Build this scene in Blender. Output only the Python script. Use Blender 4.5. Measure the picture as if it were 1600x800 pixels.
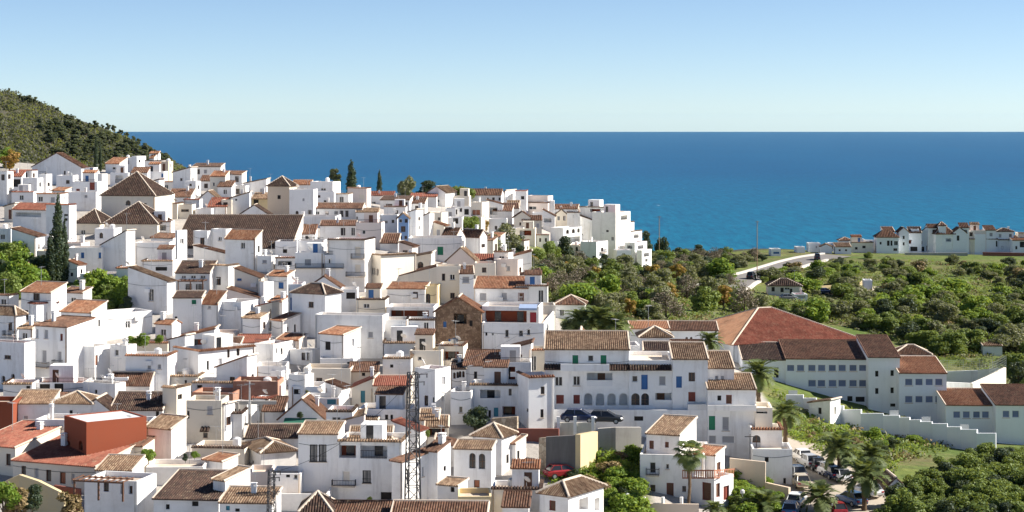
import bpy, math, random
import numpy as np
from mathutils import Vector, Matrix
R = math.radians
rnd = random.Random(7)
for o in list(bpy.data.objects): bpy.data.objects.remove(o)
scene = bpy.context.scene
col = scene.collection
# ------------------------------------------------------------------ camera
F = 2986.0            # focal length in photo pixels (1600 wide)
PY0 = 188.0           # row of the level line of sight
cam = bpy.data.cameras.new('camera'); cam_o = bpy.data.objects.new('camera', cam); col.objects.link(cam_o)
cam.sensor_width = 36.0; cam.lens = 36.0*F/1600.0
cam.shift_y = -(400-PY0)/1600.0
cam.clip_start = 1.0; cam.clip_end = 200000.0
cam_o.location = (0, 0, 0); cam_o.rotation_euler = (R(90), 0, 0)
scene.camera = cam_o
# ------------------------------------------------------------------ sky and sun
SUN_AZ, SUN_EL = R(84), R(35)     # azimuth from +Y (away from the camera) to the right
world = bpy.data.worlds.new('World'); scene.world = world; world.use_nodes = True
wn = world.node_tree.nodes; wl = world.node_tree.links
sky = wn.new('ShaderNodeTexSky'); sky.sky_type = 'NISHITA'; sky.sun_disc = False
sky.sun_elevation = SUN_EL; sky.sun_rotation = SUN_AZ
sky.altitude = 350; sky.air_density = 0.55; sky.dust_density = 0.1; sky.ozone_density = 2.6
wl.new(sky.outputs[0], wn['Background'].inputs[0]); wn['Background'].inputs[1].default_value = 0.064
sun = bpy.data.lights.new('sun', 'SUN'); sun.energy = 5.0; sun.angle = R(0.5); sun.color = (1.0, 0.93, 0.82)
sun_o = bpy.data.objects.new('sun', sun); col.objects.link(sun_o)
sdir = Vector((math.sin(SUN_AZ)*math.cos(SUN_EL), math.cos(SUN_AZ)*math.cos(SUN_EL), math.sin(SUN_EL)))
sun_o.rotation_euler = sdir.to_track_quat('Z', 'Y').to_euler()
scene.view_settings.view_transform = 'Standard'; scene.view_settings.look = 'None'
scene.view_settings.exposure = 1.1; scene.view_settings.gamma = 1.0
scene.view_settings.use_curve_mapping = False
scene.cycles.use_denoising = True; scene.cycles.diffuse_bounces = 5; scene.cycles.max_bounces = 8; scene.cycles.glossy_bounces = 2

# ------------------------------------------------------------------ materials
MATS = {}
def new_mat(name):
    m = bpy.data.materials.new(name); m.use_nodes = True
    b = m.node_tree.nodes['Principled BSDF']
    return m, m.node_tree.nodes, m.node_tree.links, b
def mixc(n, l, fac, a, b, mode='MIX'):
    x = n.new('ShaderNodeMix'); x.data_type = 'RGBA'; x.blend_type = mode
    for s, v in ((0, fac), (6, a), (7, b)):
        if isinstance(v, (int, float)): x.inputs[s].default_value = v
        elif isinstance(v, tuple): x.inputs[s].default_value = (*v, 1)
        else: l.new(v, x.inputs[s])
    return x.outputs[2]
def noise(n, l, vec, scale, detail=4, rough=.6):
    t = n.new('ShaderNodeTexNoise'); t.inputs['Scale'].default_value = scale
    t.inputs['Detail'].default_value = detail; t.inputs['Roughness'].default_value = rough
    if vec is not None: l.new(vec, t.inputs['Vector'])
    return t.outputs[0]
def ramp(n, l, v, stops):
    r = n.new('ShaderNodeValToRGB'); e = r.color_ramp.elements
    while len(e) < len(stops): e.new(.5)
    for k, (p, c) in enumerate(stops):
        e[k].position = p; e[k].color = (*c, 1) if isinstance(c, tuple) else (c, c, c, 1)
    l.new(v, r.inputs[0]); return r.outputs[0]
def maprange(n, l, v, a, b, c, d):
    r = n.new('ShaderNodeMapRange')
    for k, x in enumerate((a, b, c, d)): r.inputs[k+1].default_value = x
    l.new(v, r.inputs[0]); return r.outputs[0]
def coords(n, l, scl=None, which='Object'):
    t = n.new('ShaderNodeTexCoord'); o = t.outputs[which]
    if scl:
        m = n.new('ShaderNodeMapping'); m.inputs['Scale'].default_value = scl
        l.new(o, m.inputs[0]); o = m.outputs[0]
    return o
def bump(n, l, b, h, strength, dist):
    u = n.new('ShaderNodeBump'); u.inputs['Strength'].default_value = strength; u.inputs['Distance'].default_value = dist
    l.new(h, u.inputs['Height']); l.new(u.outputs[0], b.inputs['Normal'])
def plaster(name, c, stain=.35, dirt=(.44, .41, .38)):
    m, n, l, b = new_mat(name); b.inputs['Roughness'].default_value = .85; b.inputs['Specular IOR Level'].default_value = .2
    oi = n.new('ShaderNodeObjectInfo')
    v = maprange(n, l, oi.outputs['Random'], 0, 1, .90, 1.03)
    base = mixc(n, l, 1.0, c, v, 'MULTIPLY')
    warm = mixc(n, l, maprange(n, l, oi.outputs['Random'], (.45), 1, 0, .45), base, tuple(x*y for x, y in zip(c, (1.0, .94, .83))))
    big = noise(n, l, coords(n, l, (.16, .16, .22)), 1.0, 6, .7)
    streak = noise(n, l, coords(n, l, (.75, .75, .09)), 1.3, 5, .7)
    f1 = maprange(n, l, big, .47, .78, 0, stain); f2 = maprange(n, l, streak, .52, .82, 0, stain*1.1)
    x = mixc(n, l, f1, warm, dirt); x = mixc(n, l, f2, x, dirt)
    l.new(x, b.inputs['Base Color'])
    bump(n, l, b, noise(n, l, coords(n, l), 6.0, 4), .25, .03)
    MATS[name] = m
W = (.855, .855, .86)
plaster('white', W, .6); plaster('school_white', (.83, .86, .905), .2, (.5, .5, .5)); plaster('cream', (.80, .735, .63)); plaster('pink', (.76, .67, .62)); plaster('tan', (.64, .53, .42))
plaster('yellow', (.76, .62, .36)); plaster('blue', (.22, .36, .60), .15); plaster('redbrown', (.25, .066, .034), .2, (.2, .08, .05))
plaster('rust', (.44, .17, .065), .2, (.2, .08, .05)); plaster('grey', (.40, .385, .36), .6, (.2, .18, .16)); plaster('dingy', (.66, .62, .54), .6, (.3, .26, .2))
plaster('darkgrey', (.12, .115, .115), .5, (.2, .2, .2)); plaster('sand', (.60, .48, .28), .4); plaster('maroon', (.24, .09, .07), .3, (.15, .1, .1))
def tiles(name, cols):
    m, n, l, b = new_mat(name); b.inputs['Roughness'].default_value = .8; b.inputs['Specular IOR Level'].default_value = .25
    uv = n.new('ShaderNodeTexCoord').outputs['UV']
    fl = n.new('ShaderNodeVectorMath'); fl.operation = 'FLOOR'; l.new(uv, fl.inputs[0])
    oi = n.new('ShaderNodeObjectInfo')
    ad = n.new('ShaderNodeVectorMath'); ad.operation = 'ADD'; l.new(fl.outputs[0], ad.inputs[0]); l.new(oi.outputs['Random'], ad.inputs[1])
    wn_ = n.new('ShaderNodeTexWhiteNoise'); wn_.noise_dimensions = '3D'; l.new(ad.outputs[0], wn_.inputs['Vector'])
    k = len(cols); c = ramp(n, l, wn_.outputs['Value'], [(i/(k-1), cc) for i, cc in enumerate(cols)])
    bigv = noise(n, l, coords(n, l), .45, 5, .7)
    c = mixc(n, l, maprange(n, l, bigv, .46, .70, 0, .7), c, tuple(x*.45 for x in cols[0]))
    li = noise(n, l, coords(n, l), 1.7, 4, .7)
    c = mixc(n, l, maprange(n, l, li, .55, .72, 0, .5), c, (.34, .28, .19))
    v = maprange(n, l, oi.outputs['Random'], 0, 1, .82, 1.15)
    c = mixc(n, l, 1.0, c, v, 'MULTIPLY')
    l.new(c, b.inputs['Base Color']); MATS[name] = m
tiles('tile_b', [(.080, .040, .027), (.135, .068, .042), (.19, .10, .065), (.12, .068, .048)])
tiles('tile_o', [(.17, .068, .036), (.24, .105, .055), (.30, .16, .095), (.15, .058, .032)])
tiles('tile_r', [(.20, .065, .042), (.25, .085, .055), (.28, .11, .072), (.22, .07, .047)])
tiles('tile_d', [(.038, .024, .020), (.062, .037, .028), (.095, .056, .041), (.05, .029, .024)])
tiles('tile_t', [(.13, .078, .048), (.22, .14, .09), (.31, .22, .145), (.15, .088, .056)])
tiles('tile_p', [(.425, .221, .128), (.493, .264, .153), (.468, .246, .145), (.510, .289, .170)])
def plain(name, c, rough=.6, spec=.3, metal=0, var=.15, nscale=2.0):
    m, n, l, b = new_mat(name); b.inputs['Roughness'].default_value = rough
    b.inputs['Specular IOR Level'].default_value = spec; b.inputs['Metallic'].default_value = metal
    x = noise(n, l, coords(n, l), nscale, 4)
    cc = mixc(n, l, x, tuple(v*(1-var) for v in c), tuple(min(1, v*(1+var)) for v in c))
    oi = n.new('ShaderNodeObjectInfo')
    cc = mixc(n, l, 1.0, cc, maprange(n, l, oi.outputs['Random'], 0, 1, .85, 1.12), 'MULTIPLY')
    l.new(cc, b.inputs['Base Color']); MATS[name] = m
plain('glass', (.028, .03, .036), .12, .5); plain('dark', (.03, .026, .024), .8); plain('curtain', (.55, .53, .50), .9)
plain('wood', (.13, .065, .04), .6); plain('redwood', (.22, .055, .04), .6); plain('woodlight', (.30, .19, .11), .7)
plain('paint_blue', (.04, .14, .36), .45); plain('paint_green', (.015, .19, .10), .45); plain('paint_red', (.34, .03, .04), .45)
plain('paint_teal', (.05, .24, .32), .45); plain('shutter', (.36, .36, .38), .5); plain('shutter_blue', (.17, .21, .34), .5); plain('frame_white', (.75, .74, .72), .5)
plain('metal', (.16, .16, .165), .45, .5, .6); plain('iron', (.05, .05, .055), .55, .4, .3); plain('galv', (.42, .43, .44), .4, .5, .6)
plain('mortar', (.58, .49, .40), .9, .2, 0, .3); plain('terrace', (.50, .42, .35), .9, .2, 0, .3); plain('terracotta', (.36, .15, .09), .8)
plain('awn_green', (.03, .13, .09), .8); plain('awn_red', (.36, .07, .06), .8); plain('canvas', (.72, .68, .60), .9); plain('stripe', (.30, .38, .55), .8)
plain('plastic_white', (.8, .8, .8), .3); plain('rubber', (.02, .02, .02), .8); plain('kerb', (.50, .47, .43), .9)
plain('asphalt', (.17, .16, .155), .9, .2, 0, .3, .5); plain('lot', (.40, .35, .29), .95, .2, 0, .3, .3); plain('lamp', (.8, .8, .78), .3)
# brick and stone: joints as relief and colour on walls too far off to pick the bricks apart
def masonry(name, c1, c2, mor, bw, bh):
    m, n, l, b = new_mat(name); b.inputs['Roughness'].default_value = .9
    t = n.new('ShaderNodeTexBrick'); t.inputs['Color1'].default_value = (*c1, 1); t.inputs['Color2'].default_value = (*c2, 1); t.inputs['Mortar'].default_value = (*mor, 1)
    t.inputs['Scale'].default_value = 1.0; t.inputs['Brick Width'].default_value = bw; t.inputs['Row Height'].default_value = bh; t.inputs['Mortar Size'].default_value = .02
    tc = coords(n, l); sp = n.new('ShaderNodeSeparateXYZ'); l.new(tc, sp.inputs[0]); ad = n.new('ShaderNodeMath'); l.new(sp.outputs[0], ad.inputs[0]); l.new(sp.outputs[1], ad.inputs[1])
    cb = n.new('ShaderNodeCombineXYZ'); l.new(ad.outputs[0], cb.inputs[0]); l.new(sp.outputs[2], cb.inputs[1]); l.new(cb.outputs[0], t.inputs['Vector'])
    x = mixc(n, l, maprange(n, l, noise(n, l, tc, .8, 5), .4, .75, 0, .5), t.outputs['Color'], tuple(v*.5 for v in c1))
    l.new(x, b.inputs['Base Color']); bump(n, l, b, t.outputs['Fac'], -.4, .03); MATS[name] = m
masonry('brick', (.40, .15, .085), (.33, .115, .065), (.36, .28, .22), .3, .1)
def stone(name, cols, scale):
    m, n, l, b = new_mat(name); b.inputs['Roughness'].default_value = .9
    v = n.new('ShaderNodeTexVoronoi'); v.inputs['Scale'].default_value = scale; tc = coords(n, l); l.new(tc, v.inputs['Vector'])
    sp = n.new('ShaderNodeSeparateColor'); l.new(v.outputs['Color'], sp.inputs[0])
    k = len(cols); c = ramp(n, l, sp.outputs[0], [(i/(k-1), cc) for i, cc in enumerate(cols)])
    d = n.new('ShaderNodeTexVoronoi'); d.feature = 'DISTANCE_TO_EDGE'; d.inputs['Scale'].default_value = scale; l.new(tc, d.inputs['Vector'])
    c = mixc(n, l, maprange(n, l, d.outputs['Distance'], 0, .08, .7, 0), c, tuple(x*.4 for x in cols[0]))
    l.new(c, b.inputs['Base Color']); bump(n, l, b, d.outputs['Distance'], .6, .1); MATS[name] = m
stone('stone', [(.26, .20, .14), (.38, .31, .23), (.46, .40, .31)], 2.2)
stone('stone_brown', [(.17, .10, .06), (.26, .165, .10), (.33, .22, .14)], 2.6)
def leafmat(name, c1, c2, trans=.25):
    m, n, l, b = new_mat(name); b.inputs['Roughness'].default_value = .6; b.inputs['Specular IOR Level'].default_value = .25
    at = n.new('ShaderNodeAttribute'); at.attribute_name = 'leafvar'
    oi = n.new('ShaderNodeObjectInfo')
    f = n.new('ShaderNodeMath'); f.operation = 'MULTIPLY_ADD'; l.new(oi.outputs['Random'], f.inputs[0]); f.inputs[1].default_value = .6; 
    a2 = n.new('ShaderNodeMath'); a2.operation = 'MULTIPLY'; l.new(at.outputs['Fac'], a2.inputs[0]); a2.inputs[1].default_value = .5; l.new(a2.outputs[0], f.inputs[2])
    c = mixc(n, l, f.outputs[0], c1, c2); l.new(c, b.inputs['Base Color'])
    t = n.new('ShaderNodeBsdfTranslucent'); l.new(mixc(n, l, .5, c, (.5, .55, .08), 'MIX'), t.inputs[0])
    mx = n.new('ShaderNodeMixShader'); mx.inputs[0].default_value = trans; l.new(b.outputs[0], mx.inputs[1]); l.new(t.outputs[0], mx.inputs[2])
    l.new(mx.outputs[0], n['Material Output'].inputs[0]); MATS[name] = m
leafmat('leaf_green', (.062, .105, .024), (.17, .225, .05)); leafmat('leaf_dark', (.022, .040, .024), (.052, .078, .040), .12)
leafmat('leaf_olive', (.095, .108, .060), (.20, .20, .115)); leafmat('leaf_autumn', (.25, .125, .03), (.38, .25, .06))
leafmat('leaf_bare', (.12, .095, .072), (.21, .17, .13), .05); leafmat('leaf_bright', (.085, .165, .02), (.20, .29, .04), .35)
leafmat('leaf_pine', (.040, .054, .036), (.082, .095, .060), .3); leafmat('leaf_palm', (.065, .10, .035), (.155, .19, .075), .25)
leafmat('leaf_dry', (.16, .11, .05), (.26, .19, .09), .1); leafmat('leaf_scrub', (.052, .058, .042), (.088, .088, .062), .35)
plain('bark', (.10, .075, .055), .95, .1, 0, .4, 3.0); plain('palm_bark', (.15, .105, .07), .95, .1, 0, .4, 4.0)

# ------------------------------------------------------------------ mesh helpers
class MB:
    def __init__(s): s.v = []; s.f = []; s.m = []; s.uv = {}
    def quad(s, a, b, c, d, m=0, uv=None):
        i = len(s.v); s.v += [tuple(a), tuple(b), tuple(c), tuple(d)]; s.f.append((i, i+1, i+2, i+3)); s.m.append(m)
        if uv: s.uv[len(s.f)-1] = uv
    def poly(s, pts, m=0, uv=None):
        i = len(s.v); s.v += [tuple(p) for p in pts]; s.f.append(tuple(range(i, i+len(pts)))); s.m.append(m)
        if uv: s.uv[len(s.f)-1] = uv
    def box(s, x0, x1, y0, y1, z0, z1, m=0, skip=''):
        i = len(s.v)
        s.v += [(x0, y0, z0), (x1, y0, z0), (x1, y1, z0), (x0, y1, z0), (x0, y0, z1), (x1, y0, z1), (x1, y1, z1), (x0, y1, z1)]
        for k, q in (('b', (3, 2, 1, 0)), ('t', (4, 5, 6, 7)), ('f', (0, 1, 5, 4)), ('r', (1, 2, 6, 5)), ('k', (2, 3, 7, 6)), ('l', (3, 0, 4, 7))):
            if k not in skip: s.f.append(tuple(i+j for j in q)); s.m.append(m)
    def tube(s, pts, rads, n=6, m=0, cap=True):
        pts = [Vector(p) for p in pts]; base = len(s.v)
        for k, p in enumerate(pts):
            t = (pts[min(k+1, len(pts)-1)]-pts[max(k-1, 0)]).normalized()
            u = t.cross(Vector((0, 0, 1)) if abs(t.z) < .9 else Vector((1, 0, 0))).normalized(); w = t.cross(u)
            for j in range(n):
                an = 2*math.pi*j/n; s.v.append(tuple(p+(u*math.cos(an)+w*math.sin(an))*rads[k]))
        for k in range(len(pts)-1):
            for j in range(n):
                a = base+k*n+j; b = base+k*n+(j+1) % n
                s.f.append((a, b, b+n, a+n)); s.m.append(m)
        if cap:
            s.f.append(tuple(base+j for j in range(n))); s.m.append(m)
            e = base+(len(pts)-1)*n; s.f.append(tuple(e+j for j in range(n))); s.m.append(m)
    def mesh(s, name, mats, smooth=False):
        me = bpy.data.meshes.new(name); me.from_pydata(s.v, [], s.f)
        for x in mats: me.materials.append(MATS[x] if isinstance(x, str) else x)
        if len(mats) > 1: me.polygons.foreach_set('material_index', s.m)
        if s.uv:
            ul = me.uv_layers.new(name='UVMap'); buf = np.zeros(len(me.loops)*2, dtype=np.float32); k = 0
            for fi, f in enumerate(s.f):
                u = s.uv.get(fi)
                if u:
                    for j in range(len(f)): buf[2*(k+j)] = u[j][0]; buf[2*(k+j)+1] = u[j][1]
                k += len(f)
            ul.data.foreach_set('uv', buf)
        if smooth: me.polygons.foreach_set('use_smooth', [True]*len(me.polygons))
        return me
    def build(s, name, mats, parent=None, rel=None, smooth=False):
        if not s.f: return None
        if isinstance(mats, str): mats = [mats]
        o = bpy.data.objects.new(name, s.mesh(name, mats, smooth)); col.objects.link(o)
        if parent: o.parent = parent
        if rel is not None: o.matrix_local = rel
        return o
LABELS = {}
def tag(o, label=None, cat=None, group=None, kind=None):
    if label: o['label'] = label; LABELS[label] = LABELS.get(label, 0)+1
    if cat: o['category'] = cat
    if group: o['group'] = group
    if kind: o['kind'] = kind
    return o
def empty(name, loc=(0, 0, 0), rz=0):
    o = bpy.data.objects.new(name, None); col.objects.link(o); o.location = loc; o.rotation_euler = (0, 0, rz)
    o.empty_display_size = .5
    return o
def obj(name, me, parent=None):
    o = bpy.data.objects.new(name, me); col.objects.link(o)
    if parent: o.parent = parent
    return o
def P(px, py, D): return Vector(((px-800)/F*D, D, -(py-PY0)/F*D))

# ------------------------------------------------------------------ terrain
CP = {0: [(960,172),(860,186),(770,202),(690,222),(600,250),(500,290),(440,320),(380,365),(320,430),(270,520),(252,580)],
 -300: [(960,172),(770,202),(650,232),(500,290),(400,350),(300,470),(240,600)],
 200: [(960,172),(860,186),(770,203),(690,221),(610,246),(540,275),(480,300),(430,325),(380,360),(340,400),(300,470),(268,545)],
 400: [(960,170),(880,184),(790,201),(700,220),(625,242),(550,268),(500,290),(440,320),(400,345),(350,395),(320,440),(296,500)],
 600: [(960,168),(890,182),(800,200),(700,220),(640,235),(560,262),(500,290),(450,312),(400,345),(360,395),(330,460),(316,505)],
 750: [(940,170),(870,184),(790,200),(720,213),(660,226),(600,245),(550,265),(490,290),(430,330),(400,375),(360,440),(320,510)],
 850: [(900,178),(820,190),(755,205),(672,222),(500,310),(450,380),(415,450),(385,490),(345,530)],
 950: [(800,195),(740,208),(690,220),(520,290),(480,350),(440,430),(412,490),(396,525)],
 1020: [(800,200),(720,215),(500,330),(440,450),(415,510),(405,560)],
 1100: [(800,205),(740,212),(500,350),(450,440),(400,580),(394,620)],
 1200: [(800,205),(760,213),(600,285),(500,370),(440,490),(402,570),(394,625)],
 1300: [(800,207),(720,228),(660,265),(520,400),(470,465),(420,540),(394,600)],
 1400: [(800,205),(720,235),(660,280),(560,370),(500,420),(440,500),(400,580),(396,610)],
 1500: [(800,205),(720,240),(690,272),(600,350),(540,400),(470,470),(420,550),(398,590)],
 1600: [(800,205),(720,240),(690,280),(600,345),(540,400),(470,470),(410,570),(398,600)],
 1900: [(800,205),(690,270),(600,345),(500,430),(420,540),(396,600)]}
pts = []
for px, lst in CP.items():
    for py, D in lst:
        p = P(px, py, D); pts.append((p.x, p.y, p.z))
    p = P(px, *lst[-1]); pts.append((p.x*1.13, p.y*1.13, p.z*1.13-9)); pts.append((p.x*1.3, p.y*1.3, p.z*1.3-24))
    p = P(px, *lst[0]); pts.append((p.x*.7, p.y*.7, p.z-1))
pts = np.array(pts)
def tps_fit(p, lam):
    n = len(p); S = 100.0; xy = p[:, :2]/S
    d2 = ((xy[:, None]-xy[None])**2).sum(-1); K = .5*d2*np.log(d2+1e-12)
    A = np.zeros((n+3, n+3)); A[:n, :n] = K+lam*np.eye(n); A[:n, n] = 1; A[:n, n+1:] = xy; A[n, :n] = 1; A[n+1:, :n] = xy.T
    b = np.zeros(n+3); b[:n] = p[:, 2]; c = np.linalg.solve(A, b)
    def ev(x, y):
        q = np.stack([x/S, y/S], -1); sh = q.shape[:-1]; q = q.reshape(-1, 2); out = np.zeros(len(q))
        for i in range(0, len(q), 4000):
            r = ((q[i:i+4000, None]-xy[None])**2).sum(-1); out[i:i+4000] = (.5*r*np.log(r+1e-12))@c[:n]+c[n]+q[i:i+4000]@c[n+1:]
        return out.reshape(sh)
    return ev
tps = tps_fit(pts, .02)
xs_ = np.concatenate([np.arange(-900, -260, 24), np.arange(-260, 260, 3.5), np.arange(260, 901, 24)])
ys_ = np.concatenate([np.arange(90, 660, 3.5), np.arange(660, 1700, 16), np.arange(1700, 3000, 60)])
GX, GY = np.meshgrid(xs_, ys_)
def sstep(a, b, x): t = np.clip((x-a)/(b-a), 0, 1); return t*t*(3-2*t)
def hill(x, y):
    rl = np.interp(x, [-900, -600, -348, -322, -296, -272, -246, -215, -170, -100], [120, 72, 20, 13, 0, -7, -22, -40, -90, -200])
    sh = sstep(560, 1300, y)
    return np.where(y < 1300, rl*sh+(1-sh)*(-95), rl-.32*(y-1300))
def terrain(x, y):
    z = tps(np.clip(x, -420, 420), np.clip(y, 90, 820))
    z = np.where(np.abs(x) > 420, z-(np.abs(x)-420)*.05, z)
    fall = -70-(np.clip(y, 700, 4000)-700)*.14
    k = sstep(640, 800, y); z = z*(1-k)+np.minimum(fall, z)*k
    h = hill(x, y); z = np.where(y > 560, np.maximum(z, h), z)
    return z
GZ = terrain(GX, GY)
_r = np.random.RandomState(3)
GZ += np.where((GY > 600), 0, 0)
def gz(x, y):
    x = np.asarray(x, float); y = np.asarray(y, float)
    i = np.clip(np.searchsorted(xs_, x)-1, 0, len(xs_)-2); j = np.clip(np.searchsorted(ys_, y)-1, 0, len(ys_)-2)
    tx = np.clip((x-xs_[i])/(xs_[i+1]-xs_[i]), 0, 1); ty = np.clip((y-ys_[j])/(ys_[j+1]-ys_[j]), 0, 1)
    return (GZ[j, i]*(1-tx)+GZ[j, i+1]*tx)*(1-ty)+(GZ[j+1, i]*(1-tx)+GZ[j+1, i+1]*tx)*ty
DS = np.concatenate([np.arange(110, 660, 1.0), np.arange(660, 1500, 8.0)])
def locate(px, py, dmax=1500, far=False):
    """where the line of sight to a photo pixel meets the ground: its distance"""
    k = (px-800)/F; s = -(py-PY0)/F
    ds = DS[DS < dmax]; z = gz(k*ds, ds); hit = np.nonzero(z >= s*ds)[0]
    if len(hit) and hit[0] > 0:
        i = hit[0]; a = z[i-1]-s*ds[i-1]; b = z[i]-s*ds[i]
        return float(ds[i-1]+(ds[i]-ds[i-1])*(-a)/(b-a+1e-9))
    if len(hit): return float(ds[0])
    m = (ds > 800) if far else (ds < 640); q = z[m]/ds[m]; return float(ds[m][np.argmax(q)])
def ground(px, py, dmax=1500, far=False):
    D = locate(px, py, dmax, far); x = (px-800)/F*D; return Vector((x, D, float(gz(x, D)))), D
# which kind of ground covers which patch (seen from above, by polygons given as photo pixels on the ground)
def inpoly(px, py, poly):
    c = np.zeros(px.shape, bool); n = len(poly)
    for i in range(n):
        x0, y0 = poly[i]; x1, y1 = poly[(i+1) % n]
        with np.errstate(divide='ignore', invalid='ignore'):
            c ^= ((y0 > py) != (y1 > py)) & (px < (x1-x0)*(py-y0)/(y1-y0+1e-9)+x0)
    return c
gpx = 800+GX/GY*F; gpy = PY0-GZ/GY*F
green = inpoly(gpx, gpy, [(700,395),(815,400),(832,445),(866,480),(868,540),(985,548),(1110,545),(1165,555),(1188,605),(1196,660),(1236,690),(1236,760),(1200,830),(2200,830),(2200,380),(900,380)])
green |= inpoly(gpx, gpy, [(835,735),(860,700),(1000,690),(1000,830),(940,830),(900,760)]) | inpoly(gpx, gpy, [(1120,735),(1180,730),(1215,800),(1215,850),(1130,850)])
green |= inpoly(gpx, gpy, [(-500,380),(30,380),(60,430),(200,440),(220,485),(100,490),(30,470),(-500,500)])
hillm = (GY > 600)
zone = np.zeros(GX.shape); zone[green] = 1.0; zone[hillm] = 2.0
idx = np.arange(GX.size).reshape(GX.shape)
fa = np.stack([idx[:-1, :-1], idx[:-1, 1:], idx[1:, 1:], idx[1:, :-1]], -1).reshape(-1, 4)
me = bpy.data.meshes.new('ground'); me.vertices.add(GX.size); me.vertices.foreach_set('co', np.stack([GX, GY, GZ], -1).astype(np.float32).ravel())
me.loops.add(fa.size); me.loops.foreach_set('vertex_index', fa.ravel().astype(np.int32)); me.polygons.add(len(fa)); me.polygons.foreach_set('loop_start', np.arange(0, fa.size, 4, dtype=np.int32))
me.update(calc_edges=True); me.validate()
at = me.attributes.new('zone', 'FLOAT', 'POINT'); at.data.foreach_set('value', zone.ravel().astype(np.float32))
me.polygons.foreach_set('use_smooth', [True]*len(me.polygons))
m, n, l, b = new_mat('ground'); b.inputs['Roughness'].default_value = .95; b.inputs['Specular IOR Level'].default_value = .1
tc = coords(n, l); za = n.new('ShaderNodeAttribute'); za.attribute_name = 'zone'
pave = mixc(n, l, noise(n, l, tc, .25, 5), (.30, .275, .25), (.46, .43, .40))
gr1 = mixc(n, l, maprange(n, l, noise(n, l, tc, .05, 6, .7), .35, .65, 0, 1), (.085, .130, .032), (.15, .18, .055))
gr = mixc(n, l, maprange(n, l, noise(n, l, coords(n, l, (.018, .07, .07)), 1.0, 6, .75), .47, .62, 0, .85), gr1, (.17, .135, .075))
gr = mixc(n, l, maprange(n, l, noise(n, l, coords(n, l, (.012, .05, .05)), 1.0, 5, .7), .55, .64, 0, .8), gr, (.22, .235, .06))
gr = mixc(n, l, maprange(n, l, noise(n, l, tc, .6, 4), .4, .7, 0, .6), gr, (.045, .075, .02))
hc = mixc(n, l, maprange(n, l, noise(n, l, tc, .03, 7, .75), .38, .62, 0, 1), (.055, .056, .042), (.090, .082, .062))
x1 = mixc(n, l, maprange(n, l, za.outputs['Fac'], .35, .65, 0, 1), pave, gr); x2 = mixc(n, l, maprange(n, l, za.outputs['Fac'], 1.2, 1.8, 0, 1), x1, hc)
l.new(x2, b.inputs['Base Color']); bump(n, l, b, noise(n, l, tc, .8, 6), .7, .4); MATS['ground'] = m
me.materials.append(m); tag(obj('ground', me), kind='structure')

# ------------------------------------------------------------------ sea
m, n, l, b = new_mat('sea'); b.inputs['Roughness'].default_value = .35; b.inputs['Specular IOR Level'].default_value = .02; b.inputs['IOR'].default_value = 1.33
tc = coords(n, l)
c = mixc(n, l, maprange(n, l, noise(n, l, coords(n, l, (.0010, .00035, 1)), 1.0, 6, .65), .3, .7, 0, 1), (.0006, .066, .165), (.0012, .088, .20))
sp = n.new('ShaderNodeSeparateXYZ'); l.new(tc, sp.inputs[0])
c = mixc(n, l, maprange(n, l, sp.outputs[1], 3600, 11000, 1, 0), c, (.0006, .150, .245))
fine = noise(n, l, coords(n, l, (.045, .0052, 1)), 1.0, 7, .8)
c = mixc(n, l, maprange(n, l, fine, .36, .64, 0, .8), c, (.0003, .036, .105))
caps = noise(n, l, coords(n, l, (.034, .0042, 1)), 1.0, 2, .5)
c = mixc(n, l, maprange(n, l, caps, .74, .82, 0, .22), c, (.75, .85, .90))
l.new(c, b.inputs['Base Color']); bump(n, l, b, fine, .25, 4.0); MATS['sea'] = m
mb = MB(); mb.quad((-60000, 1200, -300), (60000, 1200, -300), (60000, 50000, -300), (-60000, 50000, -300)); tag(mb.build('sea', 'sea'), kind='structure')

# ------------------------------------------------------------------ building kit
def roof_plane(mb, A, B, C, D, pitch=.3, m=0, thick=.09):
    """tiled slope: eave A-B, top edge D-C; a slab with a raised half-round cover tile along every column"""
    A, B, C, D = map(Vector, (A, B, C, D)); e = B-A; L = e.length
    if L < .2: return
    e.normalize(); q = D-A; xd = q.dot(e); sd = q-e*xd; Hh = sd.length
    if Hh < .05: return
    sd.normalize(); xc = (C-A).dot(e); nn = e.cross(sd).normalized()
    if nn.z < 0: nn = -nn
    up = nn*thick
    def uv(p): d = Vector(p)-A; return (d.dot(e)/pitch+.5, d.dot(sd)/.45)
    top = [A+up, B+up, C+up, D+up]
    if (C-D).length < .01: top = top[:3]; low = [A, B, C]
    else: low = [A, B, C, D]
    mb.poly(top, m, [uv(p) for p in top]); mb.poly(low[::-1], m, [uv(p) for p in low[::-1]])
    for i in range(len(low)):
        j = (i+1) % len(low); q4 = (low[i], low[j], top[j], top[i]); mb.quad(*q4, m, [uv(p) for p in q4])
    k = max(1, int(L/pitch)); st = L/k; r = st*.33; h = st*.36
    for i in range(k):
        x = (i+.5)*st; s = Hh
        if xd > .01 and x < xd: s = Hh*x/xd
        if xc < L-.01 and x > xc: s = min(s, Hh*(L-x)/(L-xc))
        if s < .15: continue
        P0 = A+e*x+up; P1 = P0+sd*s
        of = [(-r, 0), (-r*.55, h), (r*.55, h), (r, 0)]
        a = [P0+e*u+nn*w-sd*.04 for u, w in of]; c = [P1+e*u+nn*w for u, w in of]; v1 = s/.45
        for j in range(3): mb.quad(a[j], a[j+1], c[j+1], c[j], m, [(i+.5, 0), (i+.5, 0), (i+.5, v1), (i+.5, v1)])
        mb.quad(a[0], a[3], a[2], a[1], m, [(i+.5, .1)]*4)
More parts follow.
